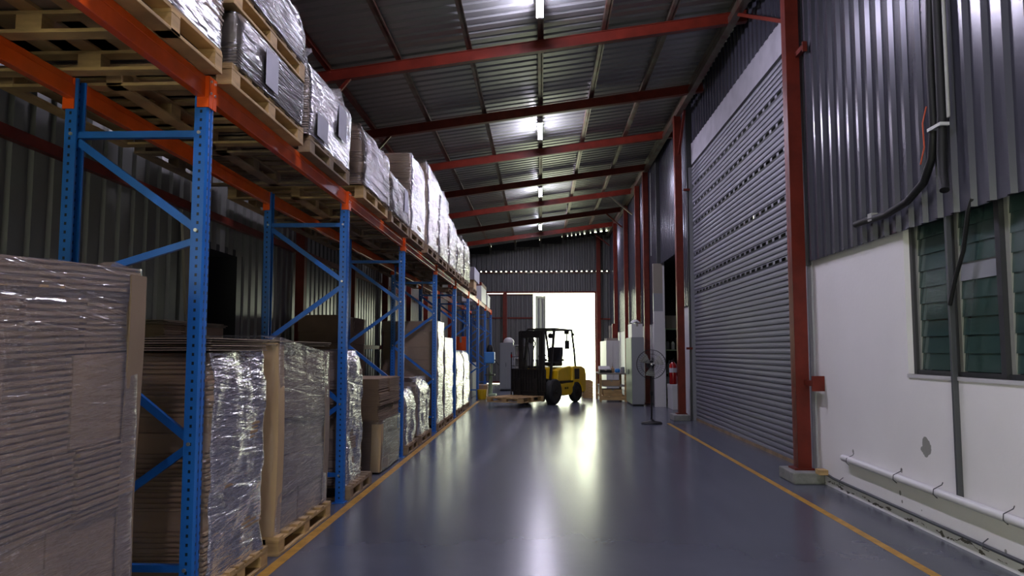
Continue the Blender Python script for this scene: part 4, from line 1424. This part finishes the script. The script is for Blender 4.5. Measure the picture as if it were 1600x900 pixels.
# white cabinet at the far right
t = thing('white_cabinet', 'white cabinet with a bright side near the open doorway', 'cabinet', (2.42, 27.3, 0))
MB().box((-0.22, -1.3, 0.04), (0.22, 1.3, 1.84)).build('cabinet_body', M_white, t, bevel=0.01)
MB().box((-0.19, -1.315, 0.08), (-0.005, -1.30, 1.80)).box((0.005, -1.315, 0.08), (0.19, -1.30, 1.80)).build('cabinet_door', M_white, t)
MB().box((-0.03, -1.335, 0.95), (-0.018, -1.315, 1.1)).build('door_handle', M_alu, t)
MB().box((-0.2, -1.25, 0), (0.2, 1.25, 0.04)).build('cabinet_plinth', M_black, t)
carton('cardboard_box', 'flat pale carton lying on the white cabinet', (2.22, 26.1, 1.842), (2.6, 27.0, 1.92), M_beige)
o = MB().box((2.44, 26.3, 1.925), (2.62, 26.5, 2.42)).build('wooden_offcut', M_red, bevel=0.01)
tag(o, 'red-brown board standing on the white cabinet', 'board')
o = MB().box((2.34, 26.35, 1.925), (2.42, 26.55, 2.36)).build('wooden_offcut', M_beige, bevel=0.01)
tag(o, 'pale board standing beside the red-brown one on the white cabinet', 'board')

# workbench
t = thing('workbench', 'cluttered wooden workbench near the open doorway on the right', 'bench', (2.12, 23.7, 0))
MB().box((-0.40, -0.82, 0.80), (0.44, 0.82, 0.84)).build('bench_top', M_beige, t, bevel=0.005)
for x_ in (-0.36, 0.38):
    for y_ in (-0.77, 0.77):
        MB().box((x_ - 0.035, y_ - 0.035, 0), (x_ + 0.035, y_ + 0.035, 0.80)).build('leg', M_wood, t)
MB().box((-0.36, -0.80, 0.12), (0.40, 0.80, 0.16)).box((-0.38, -0.82, 0.05), (0.42, -0.78, 0.17)).build('lower_shelf', M_wood, t)
MB().box((-0.36, -0.78, 0.44), (0.40, 0.78, 0.46)).build('middle_shelf', M_alu, t)
carton('wooden_crate', 'open wooden crate on the lower shelf of the workbench', (1.85, 23.0, 0.165), (2.4, 23.6, 0.36), M_wood)
carton('cardboard_box', 'brown carton on the middle shelf of the workbench', (1.84, 23.0, 0.462), (2.35, 23.5, 0.62), M_card)
carton('plastic_tray', 'dark tray on the workbench top', (1.75, 23.0, 0.842), (2.1, 23.6, 0.93), M_black)
o = MB().lathe((2.3, 23.3, 0.842), [(0.05, 0), (0.08, 0.02), (0.08, 0.1), (0.05, 0.12)], 'z', 16).build('tin_can', M_bluep, smooth=True)
tag(o, 'small blue tin on the workbench top', 'tin')
o = MB().lathe((2.14, 23.15, 0.842), [(0.04, 0), (0.05, 0.02), (0.05, 0.13), (0.02, 0.16), (0.02, 0.19)], 'z', 16).build('plastic_bottle', M_card, smooth=True)
tag(o, 'small brown bottle on the workbench top', 'bottle')
o = MB().lathe((2.45, 23.2, 0.842), [(0.05, 0), (0.06, 0.02), (0.06, 0.16), (0.03, 0.18)], 'z', 16).build('paint_pot', M_greyp, smooth=True)
tag(o, 'grey pot at the right end of the workbench top', 'pot')
o = MB().cbox((1.95, 23.85, 0.945), (0.35, 0.3, 0.10), Matrix.Rotation(0.3, 3, 'X')).build('folded_cloth', M_white, bevel=0.02)
tag(o, 'white folded cloth at the back of the workbench top', 'cloth')
for k in range(6):
    t = thing('wooden_crate', 'small wooden frame in the upright stack left of the workbench', 'frame', (1.50, 25.4, 0.09 * k + 0.0), group='wooden frames stacked left of the workbench')
    a, b2, h = 0.16, 0.7, 0.075
    MB().box((-a, -b2, 0), (-a + 0.04, b2, h)).box((a - 0.04, -b2, 0), (a, b2, h)).build('side_rail', M_wood, t)
    MB().box((-a + 0.04, -b2, 0), (a - 0.04, -b2 + 0.04, h)).box((-a + 0.04, b2 - 0.04, 0), (a - 0.04, b2, h)).build('end_rail', M_wood, t)
    t['label'] = ['bottom', 'second from bottom', 'third from bottom', 'third from top', 'second from top', 'topmost'][k] + ' wooden frame in the low stack left of the workbench'

# store room shelf
t = thing('storage_shelf', 'pale green metal shelf inside the dark store room', 'shelf', (3.98, 22.3, 0))
for x_ in (-0.45, 0.45):
    for y_ in (-0.25, 0.25):
        MB().box((x_ - 0.025, y_ - 0.025, 0), (x_ + 0.025, y_ + 0.025, 2.15)).build('shelf_post', M_greenp, t)
for z in (0.15, 0.85, 1.5, 2.1):
    MB().box((-0.45, -0.25, z), (0.45, 0.25, z + 0.03)).build('shelf_board', M_greenp, t)
carton('cardboard_box', 'beige box on top of the store room shelf', (3.56, 22.1, 2.132), (4.2, 22.5, 2.5), M_beige)
carton('storage_box', 'white box on the bottom board of the store room shelf', (3.56, 22.08, 0.182), (4.0, 22.5, 0.75), M_white, M_white)
rr_ = random.Random(3)
names = [('glass_jar', M_alu, 'jar'), ('paint_pot', M_greyp, 'pot'), ('plastic_bottle', M_white, 'bottle')]
cl = {0: 'grey', 1: 'dark grey', 2: 'white'}
for zi, z in enumerate((0.882, 1.532)):
    for k in range(5):
        nm, mm, ct = names[(k + zi) % 3]
        h_ = rr_.uniform(0.18, 0.35)
        o = MB().lathe((3.62 + 0.15 * k, 22.15, z), [(0.045, 0), (0.055, 0.02), (0.055, h_), (0.03, h_ + 0.03), (0.03, h_ + 0.05)], 'z', 14).build(nm, mm, smooth=True)
        tag(o, ['first', 'second', 'third', 'fourth', 'fifth'][k] + ' container from the left on the ' + ['lower', 'upper'][zi] + ' middle board of the store room shelf', ct, 'containers on the store room shelf')
carton('white_bin', 'white chest standing in the store room opening', (3.36, 19.9, 0.001), (3.8, 20.7, 0.62), M_white, M_white)

# ------------------------------------------------------------------ far left objects
t = thing('tall_cabinet', 'tall pale grey cabinet behind the forklift mast', 'cabinet', (-1.28, 29.4, 0))
MB().box((-0.27, -0.35, 0.05), (0.24, 0.35, 1.80)).build('cabinet_body', M_greyp, t, bevel=0.008)
MB().box((-0.25, -0.365, 0.08), (-0.015, -0.35, 1.77)).box((0.0, -0.365, 0.08), (0.22, -0.35, 1.77)).build('cabinet_door', M_greyp, t)
MB().box((-0.04, -0.38, 0.9), (-0.028, -0.365, 1.05)).build('door_handle', M_black, t)
MB().box((-0.25, -0.33, 0), (0.22, 0.33, 0.05)).build('cabinet_plinth', M_black, t)
o = MB().lathe((-1.22, 29.3, 1.802), [(0.20, 0), (0.21, 0.02), (0.19, 0.10), (0.13, 0.17), (0.05, 0.20)], 'z', 20).build('lamp_dome', M_white, smooth=True)
tag(o, 'white dome-shaped cover on top of the tall grey cabinet', 'cover')
t = thing('white_shelf', 'low white shelving beside the tall grey cabinet', 'shelf', (-0.80, 30.0, 0))
MB().box((-0.22, -0.3, 0), (-0.19, 0.3, 1.72)).box((0.19, -0.3, 0), (0.22, 0.3, 1.72)).box((-0.19, 0.27, 0), (0.19, 0.3, 1.72)).build('side_board', M_white, t)
for z in (0.1, 0.65, 1.2, 1.70):
    MB().box((-0.19, -0.3, z), (0.19, 0.27, z + 0.025)).build('shelf_board', M_white, t)

t = thing('hand_truck', 'dark hand truck with red grips behind the forklift', 'trolley', (-0.86, 25.6, 0))
fr_ = MB()
for x_ in (-0.12, 0.14):
    fr_.tube([(x_, 0, 0.05), (x_, 0.08, 0.9), (x_, 0.12, 1.45)], 0.018, 8)
for z in (0.3, 0.65, 1.0, 1.3):
    fr_.tube([(-0.12, 0.02 + z * 0.07, z), (0.14, 0.02 + z * 0.07, z)], 0.013, 8)
fr_.build('truck_frame', M_blackm, t, smooth=True)
for x_ in (-0.12, 0.14):
    MB().tube([(x_, 0.1, 1.27), (x_, 0.11, 1.38)], 0.026, 8).build('grip', M_red2, t)
    MB().lathe((x_, 0.08, 0.11), [(0.11, -0.025), (0.11, 0.025)], 'x', 18).build('wheel', M_rubber, t, smooth=True)
MB().box((-0.18, -0.25, 0.0), (0.2, 0.0, 0.012)).build('toe_plate', M_blackm, t)

t = thing('bench_drill', 'blue-headed drilling machine on a pale green stand at the rack end', 'machine', (-1.70, 26.0, 0))
MB().box((-0.22, -0.3, 0), (0.2, 0.3, 0.06)).build('machine_base', M_greenp, t, bevel=0.01)
MB().lathe((0.0, 0, 0.06), [(0.07, 0), (0.065, 0.5), (0.065, 1.05)], 'z', 16).build('machine_column', M_greenp, t, smooth=True)
MB().box((-0.19, -0.34, 1.08), (0.15, 0.25, 1.46)).build('machine_head', M_bluep, t, bevel=0.03)
MB().lathe((-0.02, 0.0, 1.46), [(0.11, 0), (0.12, 0.06), (0.08, 0.2), (0.04, 0.24)], 'z', 16).build('motor', M_black, t, smooth=True)
MB().lathe((0, -0.22, 0.78), [(0.012, 0), (0.03, 0.12), (0.03, 0.3)], 'z', 12).build('spindle', M_chrome, t)
MB().box((-0.16, -0.38, 0.68), (0.16, -0.02, 0.72)).build('work_table', M_blackm, t)
MB().tube([(0.15, -0.25, 1.2), (0.3, -0.3, 1.02)], 0.012, 8).build('feed_handle', M_black, t)
carton('cardboard_box', 'brown carton on the floor before the blue drilling machine', (-2.0, 24.4, 0.001), (-1.7, 25.0, 0.42), M_card)
o = MB().lathe((-1.82, 23.9, 0), [(0.12, 0), (0.14, 0.03), (0.15, 0.26), (0.155, 0.3)], 'z', 18).build('plastic_bucket', M_yel, smooth=True)
tag(o, 'small yellow bucket on the floor by the rack end', 'bucket')
o = MB().box((-2.9, 24.4, 0.0), (-2.2, 27.0, 1.1)).build('tool_chest', M_greyp, bevel=0.02)
tag(o, 'grey chest standing inside the last rack bays', 'chest')

# ------------------------------------------------------------------ services on the right wall
def pipe(name, pts, r, m_, label, cat='pipe', group=None, n=10):
    o = MB().tube(pts, r, n).build(name, m_, smooth=True)
    return tag(o, label, cat, group)


pp = thing('wall_pipe', 'thick white pipe clipped low along the white wall', 'pipe', (0, 0, 0))
MB().tube([(3.155, 8.27, 0.385), (3.155, 2.0, 0.35)], 0.034, 12).build('pipe_run', M_pvc, pp, smooth=True)
for y in (8.1, 7.05, 6.35, 5.42, 4.3):
    MB().tube([(3.199, y, 0.455), (3.19, y, 0.435), (3.122, y, 0.40), (3.118, y, 0.36), (3.15, y, 0.33)], 0.004, 6).build('pipe_clip', M_pipe, pp)
cb = thing('wall_cable', 'dark cable pipe running just above the floor on the white wall', 'pipe', (0, 0, 0))
MB().tube([(3.17, 9.05, 0.15), (3.172, 8.6, 0.115), (3.172, 7.2, 0.11), (3.172, 2.0, 0.10)], 0.014, 10).build('pipe_run', M_pipe, cb, smooth=True)
for y in (8.4, 5.75):
    MB().tube([(3.198, y, 0.16), (3.16, y, 0.13), (3.155, y, 0.09), (3.198, y, 0.07)], 0.004, 6).build('pipe_clip', M_pipe, cb)
o = MB().box((3.155, 6.045, 0.385), (3.198, 6.075, 2.58)).build('conduit', M_pipe, bevel=0.004)
tag(o, 'grey conduit running down the white wall from the window', 'conduit')
pipe('window_cable', [(3.13, 5.62, 2.6), (3.12, 5.66, 2.52), (3.15, 5.80, 2.25), (3.16, 5.95, 2.05), (3.15, 6.03, 1.85)], 0.016, M_black, 'black cable curving down beside the window mullion', 'cable')
# cable bundle on the cladding
pipe('cable_bundle', [(3.07, 5.93, 6.4), (3.07, 5.96, 4.3), (3.06, 5.98, 3.7), (3.06, 5.97, 3.25), (3.06, 6.02, 3.0), (3.06, 6.16, 2.84), (3.06, 6.45, 2.74), (3.06, 6.85, 2.70), (3.06, 7.3, 2.72), (3.06, 7.5, 2.72)], 0.032, M_black, 'thick black cable curving along the corrugated cladding', 'cable')
pipe('cable_bundle', [(3.07, 5.85, 6.4), (3.07, 5.86, 4.0), (3.065, 5.85, 3.3), (3.06, 5.87, 3.0), (3.055, 5.86, 2.82), (3.03, 5.80, 2.70)], 0.036, M_black, 'thick black pipe ending in a short elbow on the cladding', 'pipe')
pipe('thin_conduit', [(3.07, 5.76, 6.4), (3.07, 5.77, 3.25)], 0.014, M_alu, 'thin grey conduit beside the black cables on the cladding', 'conduit')
pipe('orange_wire', [(3.045, 6.04, 3.42), (3.035, 6.09, 3.3), (3.03, 6.07, 3.1), (3.03, 6.14, 2.98)], 0.006, M_cord, 'thin orange wire sticking out beside the black cable', 'wire')
o = MB().box((3.02, 5.80, 3.20), (3.09, 6.0, 3.225)).build('cable_clamp', M_white)
tag(o, 'small white clamp round the black pipes on the cladding', 'clamp')
o = MB().box((3.03, 7.08, 2.69), (3.09, 7.16, 2.76)).build('cable_clamp', M_alu)
tag(o, 'small pale clamp near the end of the curving black cable', 'clamp')
pipe('thin_conduit', [(3.16, 21.9, 6.6), (3.155, 21.9, 4.2)], 0.012, M_alu, 'thin pale conduit hanging on the far right cladding', 'conduit')
o = MB().box((2.93, 8.93, 0.132), (3.03, 9.06, 0.19)).build('wood_block', M_wood, bevel=0.006)
o.location = (0.13, -0.22, 0)
tag(o, 'small wooden block lying on the nearest column footing', 'block')
